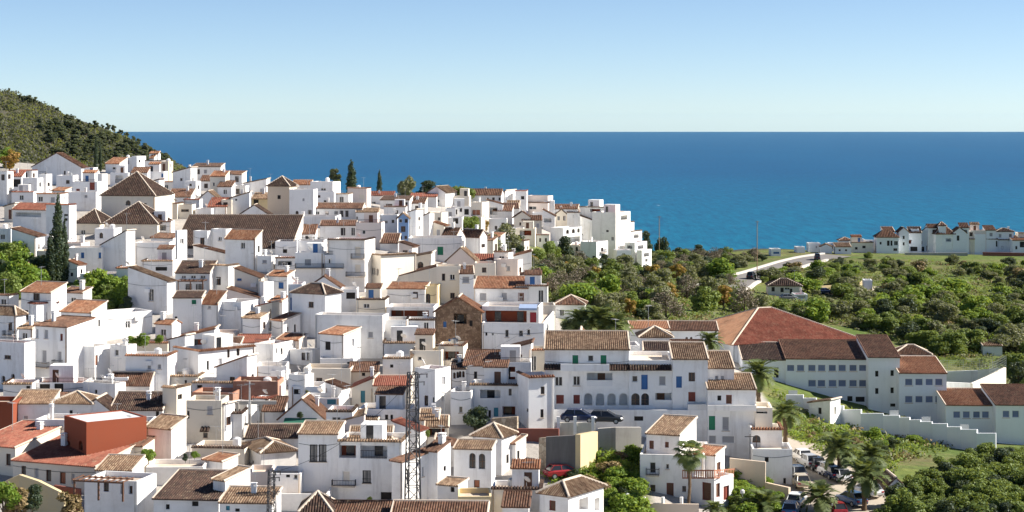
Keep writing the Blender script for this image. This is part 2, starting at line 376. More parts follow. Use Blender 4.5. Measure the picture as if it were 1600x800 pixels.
def ridge_cap(mb, A, B, r=.13, m=0):
    A, B = Vector(A), Vector(B); d = B-A
    if d.length < .2: return
    s = d.cross(Vector((0, 0, 1))).normalized()*r*1.2; u = Vector((0, 0, r*1.1)); lo = Vector((0, 0, -.03))
    a = [A-s+lo, A-s*.55+u, A+s*.55+u, A+s+lo]; b = [p+d for p in a]
    for j in range(3): mb.quad(a[j], a[j+1], b[j+1], b[j], m)
    mb.quad(*a, m); mb.quad(*b, m)
class Panel:
    """one outer wall face: O origin at its lower left seen from outside, T along it, N inwards"""
    def __init__(s, O, T, N, w, h): s.O, s.T, s.N, s.w, s.h = Vector(O), Vector(T), Vector(N), w, h; s.op = []
    def p(s, t, z, n=0): return s.O+s.T*t+Vector((0, 0, z))+s.N*n
    def box(s, mb, t0, t1, z0, z1, n0, n1, m=0):
        c = [s.p(t, z, n) for n in (n0, n1) for z in (z0, z1) for t in (t0, t1)]
        for q in ((0, 1, 3, 2), (4, 5, 7, 6), (0, 1, 5, 4), (2, 3, 7, 6), (0, 2, 6, 4), (1, 3, 7, 5)): mb.quad(*[c[i] for i in q], m)
    def wall(s, mb, zb, m=0):
        op = [o for o in s.op]
        ts = sorted({0, s.w, *[o[0] for o in op], *[o[1] for o in op]}); zs = sorted({zb, s.h, *[o[2] for o in op], *[o[3] for o in op]})
        for j in range(len(zs)-1):
            run = None
            for i in range(len(ts)-1):
                tm, zm = (ts[i]+ts[i+1])/2, (zs[j]+zs[j+1])/2
                hole = any(o[0] < tm < o[1] and o[2] < zm < o[3] for o in op)
                if not hole and run is None: run = ts[i]
                if run is not None and (hole or i == len(ts)-2):
                    e = ts[i] if hole else ts[i+1]; mb.quad(s.p(run, zs[j]), s.p(e, zs[j]), s.p(e, zs[j+1]), s.p(run, zs[j+1]), m); run = None
        for t0, t1, z0, z1, d in op:
            mb.quad(s.p(t0, z0), s.p(t0, z0, d), s.p(t0, z1, d), s.p(t0, z1), m); mb.quad(s.p(t1, z0, d), s.p(t1, z0), s.p(t1, z1), s.p(t1, z1, d), m)
            mb.quad(s.p(t0, z1), s.p(t0, z1, d), s.p(t1, z1, d), s.p(t1, z1), m); mb.quad(s.p(t0, z0), s.p(t1, z0), s.p(t1, z0, d), s.p(t0, z0, d), m)
KINDS = {  # kind: (leaf material, frame material, name)
 'w': ('glass', 'wood', 'window'), 'x': ('glass', 'frame_white', 'window'), 's': ('shutter', 'frame_white', 'window'), 'q': ('shutter_blue', 'frame_white', 'window'),
 'd': ('wood', 'redwood', 'door'), 'b': ('paint_blue', 'paint_blue', 'door'), 'g': ('paint_green', 'paint_green', 'door'), 'r': ('paint_red', 'paint_red', 'door'),
 't': ('paint_teal', 'paint_teal', 'door'), 'u': ('paint_blue', 'paint_blue', 'window'), 'v': ('curtain', 'iron', 'window'), 'k': ('dark', 'dark', 'window'), 'm': ('redwood', 'redwood', 'window'),
 'c': ('cream', 'frame_white', 'door'), 'o': ('terracotta', 'wood', 'door')}
def arch_mesh(pn, t0, t1, z1, dep, kind='wall'):
    mb = MB(); r = (t1-t0)/2; tm = (t0+t1)/2; zc = z1-r; N = 6
    for sgn in (-1, 1):
        cor = (tm+sgn*r, z1); prev = None
        for k in range(N+1):
            an = math.pi/2*k/N; q = (tm+sgn*r*math.cos(an), zc+r*math.sin(an))
            if prev:
                mb.poly([pn.p(*prev, .002), pn.p(*q, .002), pn.p(*cor, .002)]); mb.poly([pn.p(*prev, dep), pn.p(*q, dep), pn.p(*cor, dep)])
                mb.quad(pn.p(*prev, .002), pn.p(*q, .002), pn.p(*q, dep), pn.p(*prev, dep))
            prev = q
    return mb
def railing(mb, p0, p1, h=.95, m=0, gap=.16):
    p0, p1 = Vector(p0), Vector(p1); L = (p1-p0).length; d = (p1-p0)/max(L, .01); s = Vector((-d.y, d.x, 0))*.022
    def bar(a, b, th, hz):
        c = [a-s*th, a+s*th, b+s*th, b-s*th]; lo = c; hi = [q+Vector((0, 0, hz)) for q in c]
        mb.quad(*hi, m)
        for i in range(4): mb.quad(lo[i], lo[(i+1) % 4], hi[(i+1) % 4], hi[i], m)
    up = Vector((0, 0, 1))
    bar(p0+up*(h-.05), p1+up*(h-.05), 1.3, .05); bar(p0+up*.08, p1+up*.08, 1.0, .04)
    k = max(2, int(L/gap))
    for i in range(k+1):
        a = p0+d*(L*i/k); bar(a-d*.013, a+d*.013, .6, h)
FAR = 345.0
def fit_opening(pn, root, rel, kind, t0, t1, z0, z1, D, wallmat, rr):
    """a window, door, arch, loggia or balcony with its pieces in one wall face"""
    w, h = t1-t0, z1-z0
    if w < .25 or h < .25: return
    if kind in 'aA':
        dep = .35 if kind == 'a' else 1.3; pn.op.append((t0, t1, z0, z1, dep))
        mb = arch_mesh(pn, t0, t1, z1, dep); o = mb.build('arch', wallmat, root, rel)
        mb = MB(); mb.quad(pn.p(t0, z0, dep-.004), pn.p(t1, z0, dep-.004), pn.p(t1, z1, dep-.004), pn.p(t0, z1, dep-.004))
        mb.build('window' if kind == 'a' else 'porch_wall', 'glass' if kind == 'a' else wallmat, root, rel)
        if kind == 'a':
            fb = MB(); tm = (t0+t1)/2; pn.box(fb, tm-.035, tm+.035, z0, z1-.1, dep-.07, dep-.02); pn.box(fb, t0+.02, t1-.02, z0+h*.45, z0+h*.45+.06, dep-.07, dep-.02); fb.build('frame', 'wood', o)
        return
    if kind in 'lLR':
        dep = 1.6; pn.op.append((t0, t1, z0, z1, dep)); inner = wallmat if kind != 'R' else 'redbrown'
        mb = MB(); mb.quad(pn.p(t0, z0, dep-.004), pn.p(t1, z0, dep-.004), pn.p(t1, z1, dep-.004), pn.p(t0, z1, dep-.004)); back = mb.build('loggia_wall', inner, root, rel)
        if D < FAR:
            k = max(1, int(w/2.2))
            for i in range(k):
                c = t0+w*(i+.5+rr.uniform(-.15, .15))/k; hh = min(2.0, h-.25); ww = min(.45, w/k*.3)
                db = MB(); pn.box(db, c-ww, c+ww, z0+.02, z0+hh, dep-.05, dep-.008); db.build('door', rr.choice(['wood', 'glass', 'glass']), back)
        mb = MB()
        if kind == 'l': railing(mb, pn.p(t0, z0, .05), pn.p(t1, z0, .05), min(.95, h*.5)); mb.build('railing', 'iron', root, rel)
        elif kind == 'L': pn.box(mb, t0, t1, z0, z0+min(.9, h*.45), .01, .16); mb.build('parapet', wallmat, root, rel)
        return
    if kind == 'B':
        mb = MB(); pn.box(mb, t0, t1, z0-.14, z0, -.75, -.003); bal = mb.build('balcony', 'mortar', root, rel)
        mb = MB(); hh = max(.6, h)
        railing(mb, pn.p(t0, z0, -.72), pn.p(t1, z0, -.72), hh); railing(mb, pn.p(t0, z0, -.72), pn.p(t0, z0, -.02), hh); railing(mb, pn.p(t1, z0, -.72), pn.p(t1, z0, -.02), hh)
        mb.build('railing', 'iron', bal); return
    if kind == 'P':   # solid balcony front standing proud of the wall
        mb = MB(); pn.box(mb, t0, t1, z0, z1, -.95, -.83); pn.box(mb, t0, t0+.12, z0, z1, -.83, -.003); pn.box(mb, t1-.12, t1, z0, z1, -.83, -.003); pn.box(mb, t0+.12, t1-.12, z0, z0+.12, -.83, -.003)
        mb.build('balcony', wallmat, root, rel); return
    if kind == 'T':   # little tiled canopy on the wall
        mb = MB(); roof_plane(mb, pn.p(t0, z0, -.75), pn.p(t1, z0, -.75), pn.p(t1, z1, .02), pn.p(t0, z1, .02), .3); mb.build('canopy_tiles', 'tile_d', root, rel); return
    if kind == 'G':   # pergola: posts and slats in front of the wall
        mb = MB()
        pg = MB(); pn.box(pg, t0, t1, z1-.16, z1, -2.3, -2.15); pn.box(pg, t0, t1, z1-.16, z1, -.2, -.05); pg = pg.build('pergola', 'wood', root, rel)
        k = max(3, int(w/.6))
        for i in range(k+1):
            t = t0+w*i/k; s = MB(); pn.box(s, t-.05, t+.05, z1+.002, z1+.1, -2.5, -.02); s.build('slat', 'wood', pg)
        for t in (t0+.1, t1-.1, (t0+t1)/2): s = MB(); pn.box(s, t-.08, t+.08, z0, z1-.162, -2.3, -2.14); s.build('post', 'wood', pg)
        return
    if kind in 'YZ':   # fabric awning
        mb = MB(); a = [pn.p(t0, z0, -1.3), pn.p(t1, z0, -1.3), pn.p(t1, z1, -.01), pn.p(t0, z1, -.01)]; mb.quad(*a); mb.quad(*[p+Vector((0, 0, .03)) for p in a])
        mb.quad(a[0], a[1], a[1]-Vector((0, 0, .25)), a[0]-Vector((0, 0, .25))); mb.build('awning', 'awn_green' if kind == 'Y' else 'stripe', root, rel); return
    leaf, frm, name = KINDS[kind]
    if kind == 'w' and rr.random() < .35: frm = 'frame_white'
    dep = .18; pn.op.append((t0, t1, z0, z1, dep+.06))
    fb = MB(); fw = min(.075, w*.12)
    for q in ((t0, t0+fw, z0, z1), (t1-fw, t1, z0, z1), (t0+fw, t1-fw, z1-fw, z1), (t0+fw, t1-fw, z0, z0+fw)): pn.box(fb, *q, dep-.07, dep)
    tm = (t0+t1)/2
    if name == 'window' and w > .7 and kind not in 'sqk': pn.box(fb, tm-fw/2, tm+fw/2, z0+fw, z1-fw, dep-.07, dep)
    if kind == 'v':
        for i in range(1, 6): t = t0+w*i/6; pn.box(fb, t-.018, t+.018, z0, z1, -.02, .02)
        pn.box(fb, t0-.04, t1+.04, z0+h*.32, z0+h*.32+.04, -.03, .03); pn.box(fb, t0-.05, t1+.05, z0-.02, z0+.06, -.08, .03)
    pb = MB(); pn.box(pb, t0+.002, t1-.002, z0+.002, z1-.002, dep+.002, dep+.055)
    if kind in 'sq':
        k = max(3, int(h/.22)); pb = MB()
        for i in range(k): pn.box(pb, t0+fw, t1-fw, z0+fw+(h-2*fw)*i/k, z0+fw+(h-2*fw)*(i+.85)/k, dep-.05, dep-.01)
        pn.box(pb, t0+.002, t1-.002, z0+.002, z1-.002, dep+.002, dep+.05)
    if kind in 'dbgrto':
        pn.box(pb, t0+w*.22, tm-.03, z0+h*.1, z0+h*.45, dep-.025, dep+.002); pn.box(pb, tm+.03, t1-w*.22, z0+h*.1, z0+h*.45, dep-.025, dep+.002); pn.box(pb, t0+w*.22, t1-w*.22, z0+h*.53, z0+h*.92, dep-.025, dep+.002)
    if D < FAR:
        f = fb.build(name, frm, root, rel); pb.build({'window': 'pane', 'door': 'panel'}[name] if kind not in 'sq' else 'shutter', leaf, f)
        if name == 'window' and kind != 'k':
            sb = MB(); pn.box(sb, t0-.08, t1+.08, z0-.09, z0-.005, -.07, -.003); sb.build('sill', 'mortar' if rr.random() < .5 else wallmat, f)
    else:
        n0 = len(fb.f); fb.f += [tuple(i+len(fb.v) for i in q) for q in pb.f]; fb.v += pb.v; fb.m += [1]*len(pb.f); fb.build(name, [frm, leaf], root, rel)
WC = {'w': 'white', 'sw': 'school_white', 'c': 'cream', 'p': 'pink', 'n': 'tan', 'y': 'yellow', 'bl': 'blue', 'rb': 'redbrown', 'ru': 'rust', 'gr': 'grey', 'di': 'dingy', 'st': 'stone', 'sb': 'stone_brown', 'bk': 'brick', 'sa': 'sand', 'dg': 'darkgrey', 'ma': 'maroon'}
def chimney(x, y, z, roof, rr, mat='white'):
    mb = MB(); s = rr.uniform(.18, .30); h = rr.uniform(.6, 1.2)
    mb.box(x-s, x+s, y-s, y+s, z-.6, z+h); c = mb.build('chimney', mat, roof)
    mb = MB(); mb.box(x-s-.08, x+s+.08, y-s-.08, y+s+.08, z+h+.002, z+h+.09)
    for sx in (-1, 1):
        for sy in (-1, 1): mb.box(x+sx*s*.75-.06, x+sx*s*.75+.06, y+sy*s*.75-.06, y+sy*s*.75+.06, z+h+.092, z+h+.3)
    mb.box(x-s-.06, x+s+.06, y-s-.06, y+s+.06, z+h+.302, z+h+.38)
    # the cap is one piece with its stack
    me = c.data; k = len(me.vertices)
    vs = [tuple(v.co) for v in me.vertices]+mb.v; fs = [tuple(p.vertices) for p in me.polygons]+[tuple(i+k for i in q) for q in mb.f]
    m2 = bpy.data.meshes.new('chimney'); m2.from_pydata(vs, [], fs); m2.materials.append(MATS[mat]); c.data = m2
def antenna(x, y, z, parent, rr):
    mb = MB(); h = rr.uniform(1.8, 3.2); mb.tube([(x, y, z-.3), (x, y, z+h)], [.03, .025], 5)
    an = rr.uniform(0, 3.14); dx, dy = math.cos(an), math.sin(an)
    mb.tube([(x-dx*.5, y-dy*.5, z+h-.1), (x+dx*.7, y+dy*.7, z+h-.1)], [.02, .02], 4)
    for k in range(5): c = -.45+k*.27; mb.tube([(x+dx*c-dy*.3, y+dy*c+dx*.3, z+h-.1), (x+dx*c+dy*.3, y+dy*c-dx*.3, z+h-.1)], [.012, .012], 4)
    mb.build('antenna', 'galv', parent)
def dish(x, y, z, parent, rr):
    mb = MB(); mb.tube([(x, y, z-.3), (x, y, z+.55)], [.03, .03], 5); c = Vector((x, y-.1, z+.8)); ax = Vector((rr.uniform(.2, .9), .6, .55)).normalized(); u = ax.cross(Vector((0, 0, 1))).normalized(); v = ax.cross(u)
    N = 12; r = .42; rim = [c+(u*math.cos(2*math.pi*i/N)+v*math.sin(2*math.pi*i/N))*r+ax*.12 for i in range(N)]; mid = [c+(u*math.cos(2*math.pi*i/N)+v*math.sin(2*math.pi*i/N))*r*.5+ax*.03 for i in range(N)]
    for i in range(N): j = (i+1) % N; mb.quad(rim[i], rim[j], mid[j], mid[i]); mb.poly([mid[i], mid[j], c])
    mb.tube([c-v*r*.9, c+ax*.45], [.015, .015], 4); mb.build('satellite_dish', 'frame_white', parent)
def tank(x, y, z, parent, rr):
    mb = MB(); mb.tube([(x, y, z+.02), (x, y, z+1.0), (x, y, z+1.18)], [.5, .5, .2], 12); mb.build('water_tank', 'plastic_white' if rr.random() < .6 else 'galv', parent)
HCOUNT = 0; HOUSES = {}; RECT = []
def H(label, xl, xr, yt, yb, xs=None, a=None, r='f', c='b', yr=None, k='w', w='', root=None, name='house', cat='house', D=None, d=None, clutter=None, g=None, par=.5, c2=None, ov=.28):
    """one building volume. xl..xr: its front in the photo, yt eave, yb foot, xs where the visible side wall ends; depth and turn are real"""
    global HCOUNT; HCOUNT += 1; rr = random.Random(HCOUNT*31+5)
    if a is None: a = 0 if xs is None else (-24 if xs > xr else 24)
    if a == 0 and xs is None: a = rr.uniform(-7, 3)
    ar = R(a); u = Vector((math.cos(ar), math.sin(ar), 0)); v = Vector((-math.sin(ar), math.cos(ar), 0))
    if D is None: D = locate((xl+xr)/2, yb, 640)
    kl, kr = (xl-800)/F, (xr-800)/F
    if a <= 0:
        C = P(xr, yb, D); t = (C.x-kl*C.y)/(u.x-kl*u.y); Lc = C-u*t; Rc = C
    else:
        C = P(xl, yb, D); t = (kr*C.y-C.x)/(u.x-kr*u.y); Lc = C; Rc = C+u*t
    wd = t; sc = D/F
    if xs is not None:
        S = Rc if xs > xr else Lc; ks = (xs-800)/F; den = (v.x-ks*v.y); dd = (ks*S.y-S.x)/den if abs(den) > 1e-6 else 6
        dd = min(max(dd, 2.2), 26)
        if d is None: d = dd
    if d is None: d = min(max(wd*.8, 4.5), 7.5)
    h = (yb-yt)*sc; zb = C.z
    ctr = (Lc+Rc)/2+v*d/2; M = Matrix.Translation((ctr.x, ctr.y, zb)) @ Matrix.Rotation(ar, 4, 'Z')
    RECT.append((min(xl, xs if xs is not None else xl), max(xr, xs if xs is not None else xr), min(yt, yr or yt), yb, D, label))
    rel = None
    own = root is None
    if root is None:
        root = empty(name, (ctr.x, ctr.y, zb), ar); root.matrix_basis = M.copy()
        tag(root, label, cat, g)
    else: rel = root.matrix_basis.inverted() @ M
    hw, hd = wd/2, d/2; wm = WC[k]; low = min(-1.5, float(gz(ctr.x, ctr.y))-zb-1.5, float(gz(Lc.x, Lc.y))-zb-1, float(gz(Rc.x, Rc.y))-zb-1)
    # roof rise from the photo's ridge row
    back = {'m': d, 'g': d/2, 'h': d/2, 'p': d/2}.get(r, 0)*math.cos(ar)
    run = {'m': d, 'g': d/2, 'h': min(hw, hd), 'p': min(hw, hd), 'e': hw, 'n': wd, 'o': wd}.get(r, 1)
    if yr is None: rise = run*{'m': .26, 'n': .26, 'o': .26}.get(r, .42)
    else:
        rise = -(yr-PY0)/F*(D+back)-(zb+h) if r in 'mghp' else (yt-yr)*sc
        rise = min(max(rise, .12*run), 1.0*run)
    fr = Panel((-hw, -hd, 0), (1, 0, 0), (0, 1, 0), wd, h); rt = Panel((hw, -hd, 0), (0, 1, 0), (-1, 0, 0), d, h); lf = Panel((-hw, hd, 0), (0, -1, 0), (1, 0, 0), d, h); bk = Panel((hw, hd, 0), (-1, 0, 0), (0, -1, 0), wd, h)
    if r == 'm': bk.h = h+rise
    if r == 'n': rt.h = h+rise
    if r == 'o': lf.h = h+rise
    # openings
    toks = w.split()
    if not toks:
        px_s = F/D
        for pn, lit in ((fr, 1), (rt if a < 0 else lf, .6)):
            nrow = max(1, int(h/2.7)) if h > 2.2 else 0; ncol = max(1, int(pn.w/2.5)) if pn.w > 1.8 else 0
            for i in range(ncol):
                for j in range(nrow):
                    if rr.random() > .8*lit: continue
                    tcn = pn.w*(i+.5)/ncol+rr.uniform(-.4, .4); z1 = h-.55-j*2.75-rr.uniform(0, .25); door = rr.random() < .22; ww = rr.uniform(.4, .52); hh = rr.uniform(1.9, 2.05) if door else rr.uniform(1.0, 1.35)
                    if rr.random() < .13 and 1.15 < tcn < pn.w-1.15 and z1-1.9 > .2: fit_opening(pn, root, rel, rr.choice('lL'), tcn-1.0, tcn+1.0, z1-1.9, z1, D, wm, rr); continue
                    if tcn-ww < .2 or tcn+ww > pn.w-.2 or z1-hh < .1: continue
                    fit_opening(pn, root, rel, rr.choice('wwwwxss' if not door else 'dwxd'), tcn-ww, tcn+ww, z1-hh, z1, D, wm, rr)
                    if door and z1-hh > 1.5 and rr.random() < .7: fit_opening(pn, root, rel, 'B', max(.1, tcn-1.0), min(pn.w-.1, tcn+1.0), z1-hh, z1-hh+.9, D, wm, rr)
    elif toks[0] == '-':
        if h > 2.4:
            for pn in (fr, rt if a < 0 else lf):
                for q in range(max(1, int(pn.w/4.5))):
                    if pn.w < 2.2 or rr.random() > .72: continue
                    ww = rr.uniform(.28, .48); hh = rr.uniform(.6, 1.25); tcn = rr.uniform(.6+ww, max(.7+ww, pn.w-.6-ww)); z1 = h-rr.uniform(.6, 1.5)
                    if z1-hh > .2 and tcn+ww < pn.w-.2: fit_opening(pn, root, rel, rr.choice('kwsx'), tcn-ww, tcn+ww, z1-hh, z1, D, wm, rr)
    else:
        for tk in toks:
            kd = tk[0]; cx, cy, ww, hh = map(float, tk[1:].split(','))
            if xl <= cx <= xr or xs is None: pn, S, dr = fr, Lc, u
            elif xs > xr: pn, S, dr = rt, Rc, v
            else: pn, S, dr = lf, Lc, v
            def tt(px): kk = (px-800)/F; return (kk*S.y-S.x)/(dr.x-kk*dr.y)
            t0, t1 = tt(cx-ww/2), tt(cx+ww/2); Dt = S.y+dr.y*(t0+t1)/2
            z0 = -(cy+hh/2-PY0)/F*Dt-zb; z1 = -(cy-hh/2-PY0)/F*Dt-zb
            if pn is lf: t0, t1 = d-t1, d-t0
            t0, t1 = min(t0, t1), max(t0, t1)
            if kd not in 'BPTGYZ': t0 = max(t0, .12); t1 = min(t1, pn.w-.12); z1 = min(z1, h-.12); z0 = max(z0, low+.3)
            if t1-t0 > .2 and z1-z0 > .2: fit_opening(pn, root, rel, kd, t0, t1, z0, z1, D, wm, rr)
    mb = MB()
    for pn in (fr, rt, lf, bk): pn.wall(mb, low)
    zt = h+rise
    if r == 'm':
        mb.poly([(hw, -hd, h), (hw, hd, h), (hw, hd, zt)]); mb.poly([(-hw, hd, h), (-hw, -hd, h), (-hw, hd, zt)])
    elif r == 'g':
        mb.poly([(hw, -hd, h), (hw, hd, h), (hw, 0, zt)]); mb.poly([(-hw, hd, h), (-hw, -hd, h), (-hw, 0, zt)])
    elif r == 'e':
        mb.poly([(-hw, -hd, h), (hw, -hd, h), (0, -hd, zt)]); mb.poly([(-hw, hd, h), (hw, hd, h), (0, hd, zt)])
    elif r == 'n':
        mb.poly([(-hw, -hd, h), (hw, -hd, h), (hw, -hd, zt)]); mb.poly([(-hw, hd, h), (hw, hd, h), (hw, hd, zt)])
    elif r == 'o':
        mb.poly([(-hw, -hd, h), (hw, -hd, h), (-hw, -hd, zt)]); mb.poly([(-hw, hd, h), (hw, hd, h), (-hw, hd, zt)])
    if r in 'fF':
        q = .2; zf = h-min(par, h*.3); o = [(-hw, -hd), (hw, -hd), (hw, hd), (-hw, hd)]; n_ = [(-hw+q, -hd+q), (hw-q, -hd+q), (hw-q, hd-q), (-hw+q, hd-q)]
        for i in range(4):
            j = (i+1) % 4; mb.quad((*o[i], h), (*o[j], h), (*n_[j], h), (*n_[i], h)); mb.quad((*n_[i], h), (*n_[j], h), (*n_[j], zf-.02), (*n_[i], zf-.02))
        tb = MB(); tb.quad(*[(*p_, zf) for p_ in n_]); tb.build('terrace_floor', rr.choice(['terrace', 'terrace', 'mortar', 'terracotta']) if c not in 'wx' else ('mortar' if c == 'w' else 'plastic_white'), root, rel)
    mb.build('wall', wm, root, rel)
    # roof
    pit = .24 if D < 330 else (.36 if D < 430 else .46); tm = ['tile_'+(c if c in 'bordtp' else 'b')]
    rb = MB(); cap = MB(); e = .1
    roof = None
    if r == 'm':
        roof_plane(rb, (-hw-e, -hd-ov, h-ov*rise/d+.01), (hw+e, -hd-ov, h-ov*rise/d+.01), (hw+e, hd+e, zt+.01+e*rise/d), (-hw-e, hd+e, zt+.01+e*rise/d), pit); ridge_cap(cap, (-hw-e, hd+e, zt+.12), (hw+e, hd+e, zt+.12))
        ridge_cap(cap, (-hw-e+.05, -hd-ov, h+.08), (-hw-e+.05, hd+e, zt+.1), .1); ridge_cap(cap, (hw+e-.05, -hd-ov, h+.08), (hw+e-.05, hd+e, zt+.1), .1)
    elif r == 'g':
        s = rise/hd
        for sg in (-1, 1): roof_plane(rb, (-hw-e, sg*(hd+ov), h-ov*s+.01), (hw+e, sg*(hd+ov), h-ov*s+.01), (hw+e, 0, zt+.01), (-hw-e, 0, zt+.01), pit)
        ridge_cap(cap, (-hw-e, 0, zt+.12), (hw+e, 0, zt+.12))
        for sx in (-1, 1): ridge_cap(cap, (sx*(hw+e-.05), -hd-ov, h-ov*s+.1), (sx*(hw+e-.05), 0, zt+.11), .1)
    elif r == 'e':
        s = rise/hw
        for sg in (-1, 1): roof_plane(rb, (sg*(hw+ov), -hd-e, h-ov*s+.01), (sg*(hw+ov), hd+e, h-ov*s+.01), (0, hd+e, zt+.01), (0, -hd-e, zt+.01), pit)
        ridge_cap(cap, (0, -hd-e, zt+.12), (0, hd+e, zt+.12))
    elif r in 'no':
        s = rise/wd; sg = -1 if r == 'n' else 1
        roof_plane(rb, (sg*(hw+ov), -hd-e, h-ov*s+.01), (sg*(hw+ov), hd+e, h-ov*s+.01), (-sg*(hw+e), hd+e, zt+e*s+.01), (-sg*(hw+e), -hd-e, zt+e*s+.01), pit)
        ridge_cap(cap, (-sg*(hw+e), -hd-e, zt+.12), (-sg*(hw+e), hd+e, zt+.12))
    elif r in 'hp':
        ex, ey = hw+ov, hd+ov; z0 = h+.01-ov*.3
        if r == 'p' or abs(hw-hd) < .3: a1 = a2 = Vector((0, 0, zt))
        elif hw > hd: a1, a2 = Vector((-(hw-hd), 0, zt)), Vector((hw-hd, 0, zt))
        else: a1, a2 = Vector((0, -(hd-hw), zt)), Vector((0, hd-hw, zt))
        K = [Vector((-ex, -ey, z0)), Vector((ex, -ey, z0)), Vector((ex, ey, z0)), Vector((-ex, ey, z0))]
        if hw >= hd or r == 'p': pl = [(K[0], K[1], a2, a1), (K[1], K[2], a2, a2), (K[2], K[3], a1, a2), (K[3], K[0], a1, a1)]; hp = [(K[0], a1), (K[1], a2), (K[2], a2), (K[3], a1)]
        else: pl = [(K[0], K[1], a1, a1), (K[1], K[2], a2, a1), (K[2], K[3], a2, a2), (K[3], K[0], a1, a2)]; hp = [(K[0], a1), (K[1], a1), (K[2], a2), (K[3], a2)]
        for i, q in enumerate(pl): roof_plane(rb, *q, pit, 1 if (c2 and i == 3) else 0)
        for q0, q1 in hp: ridge_cap(cap, q0+Vector((0, 0, .1)), q1+Vector((0, 0, .12)))
        ridge_cap(cap, a1+Vector((0, 0, .12)), a2+Vector((0, 0, .12)))
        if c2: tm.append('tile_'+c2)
    elif r == 'F':
        roof_plane(rb, (-hw-.05, -hd-.3, h-.06), (hw+.05, -hd-.3, h-.06), (hw+.05, -hd+.24, h+.10), (-hw-.05, -hd+.24, h+.10), .3, 0, .05)
        sx = 1 if a <= 0 else -1; roof_plane(rb, (sx*(hw+.12), -hd-.25, h-.02), (sx*(hw+.12), hd, h-.02), (sx*(hw-.22), hd, h+.09), (sx*(hw-.22), -hd-.25, h+.09), .3, 0, .05)
    if rb.f:
        roof = rb.build('roof' if r != 'F' else 'coping_tiles', tm, root, rel)
        if cap.f: cap.build('ridge_tiles', 'mortar' if c in 'todp' or rr.random() < .5 else tm[0], roof)
    # chimneys, aerials and the like
    if clutter is None: clutter = 1
    if clutter and h > 1.5:
        if roof and r not in 'F' and rr.random() < .34*clutter:
            x = rr.uniform(-.6, .6)*hw; y = rr.uniform(-.2, .7)*hd
            zz = {'m': h+rise*(y+hd)/d, 'g': zt-abs(y)/hd*rise, 'e': zt-abs(x)/hw*rise, 'n': h+rise*(x+hw)/wd, 'o': h+rise*(hw-x)/wd}.get(r, h+rise*.4); chimney(x, y, zz, roof, rr)
        if r in 'fF':
            flo = None
            if rr.random() < .22*clutter: chimney(rr.uniform(-.7, .7)*hw, rr.uniform(.2, .7)*hd, h-.3, root if rel is None else root, rr) if rel is None else None
            if rel is None and rr.random() < .16*clutter: tank(rr.uniform(-.5, .5)*hw, rr.uniform(0, .5)*hd, h-.5, root, rr)
            if rel is None and rr.random() < .5*clutter and D < 420: dish(rr.uniform(-.7, .7)*hw, rr.uniform(-.5, .3)*hd, h-.2, root, rr)
        if rel is None and rr.random() < .7*clutter and D < 480: antenna(rr.uniform(-.7, .7)*hw, rr.uniform(0, .8)*hd, zt if r not in 'fF' else h, root, rr)
    if own and wm in ('white', 'school_white', 'cream', 'pink', 'dingy', 'yellow') and h > 2.2:
        if D < 420 and rr.random() < .55:
            t = rr.choice([.18, wd-.18]); mb = MB(); mb.tube([fr.p(t, h-.1, -.07), fr.p(t, low, -.07)], [.055, .055], 5); mb.build('downpipe', rr.choice(['galv', 'woodlight', 'mortar']), root)
        if D < 380 and rr.random() < .4:
            z = h-rr.uniform(.5, 1.4); mb = MB(); k_ = 6; mb.tube([fr.p(.05+(wd-.1)*i/k_, z-.25*math.sin(math.pi*i/k_), -.04) for i in range(k_+1)], [.022]*(k_+1), 4); mb.build('wall_cable', 'iron', root)
        if D < 360 and rr.random() < .25 and wd > 3.5:
            t = rr.uniform(.8, wd-.8); z = h-rr.uniform(1.2, 2.0); mb = MB(); fr.box(mb, t-.42, t+.42, z, z+.58, -.34, -.03); mb.build('air_conditioner', 'plastic_white', root)
        if r in 'fF' and wd > 4.2 and d > 3.6 and clutter and rr.random() < .7:
            ww = rr.uniform(1.1, min(1.9, wd*.28)); dd_ = rr.uniform(1.0, min(1.6, d*.28)); cx = rr.uniform(-hw+ww+.25, hw-ww-.25); cy = rr.uniform(0, hd-dd_-.25); z0 = h-.5; hh = rr.uniform(1.9, 2.5)
            fp_ = Panel((cx-ww, cy-dd_, 0), (1, 0, 0), (0, 1, 0), 2*ww, z0+hh); mb = MB(); tq = rr.uniform(.25, max(.3, 2*ww-1.1)); fp_.op.append((tq, tq+.8, z0+.05, z0+1.85, .2)); fp_.wall(mb, z0)
            mb.box(cx-ww, cx+ww, cy-dd_, cy+dd_, z0, z0+hh, 0, 'fb'); hut = mb.build('roof_hut', wm, root)
            mb = MB(); fp_.box(mb, tq+.002, tq+.798, z0+.052, z0+1.848, .15, .19); mb.build('door', rr.choice(['wood', 'glass', 'shutter', 'paint_blue', 'wood']), hut)
            if rr.random() < .5:
                mb = MB(); roof_plane(mb, (cx-ww-.15, cy-dd_-.2, z0+hh+.01), (cx+ww+.15, cy-dd_-.2, z0+hh+.01), (cx+ww+.15, cy+dd_+.1, z0+hh+.55), (cx-ww-.15, cy+dd_+.1, z0+hh+.55), pit); mb.build('hut_roof', rr.choice(['tile_b', 'tile_o', 'tile_t']), hut)
        if r == 'f' and clutter and rr.random() < .3 and D < 450:
            mb = MB(); railing(mb, fr.p(.1, h, .1), fr.p(wd-.1, h, .1), .6); mb.build('railing', 'iron', root)
    HOUSES[label] = root
    return root

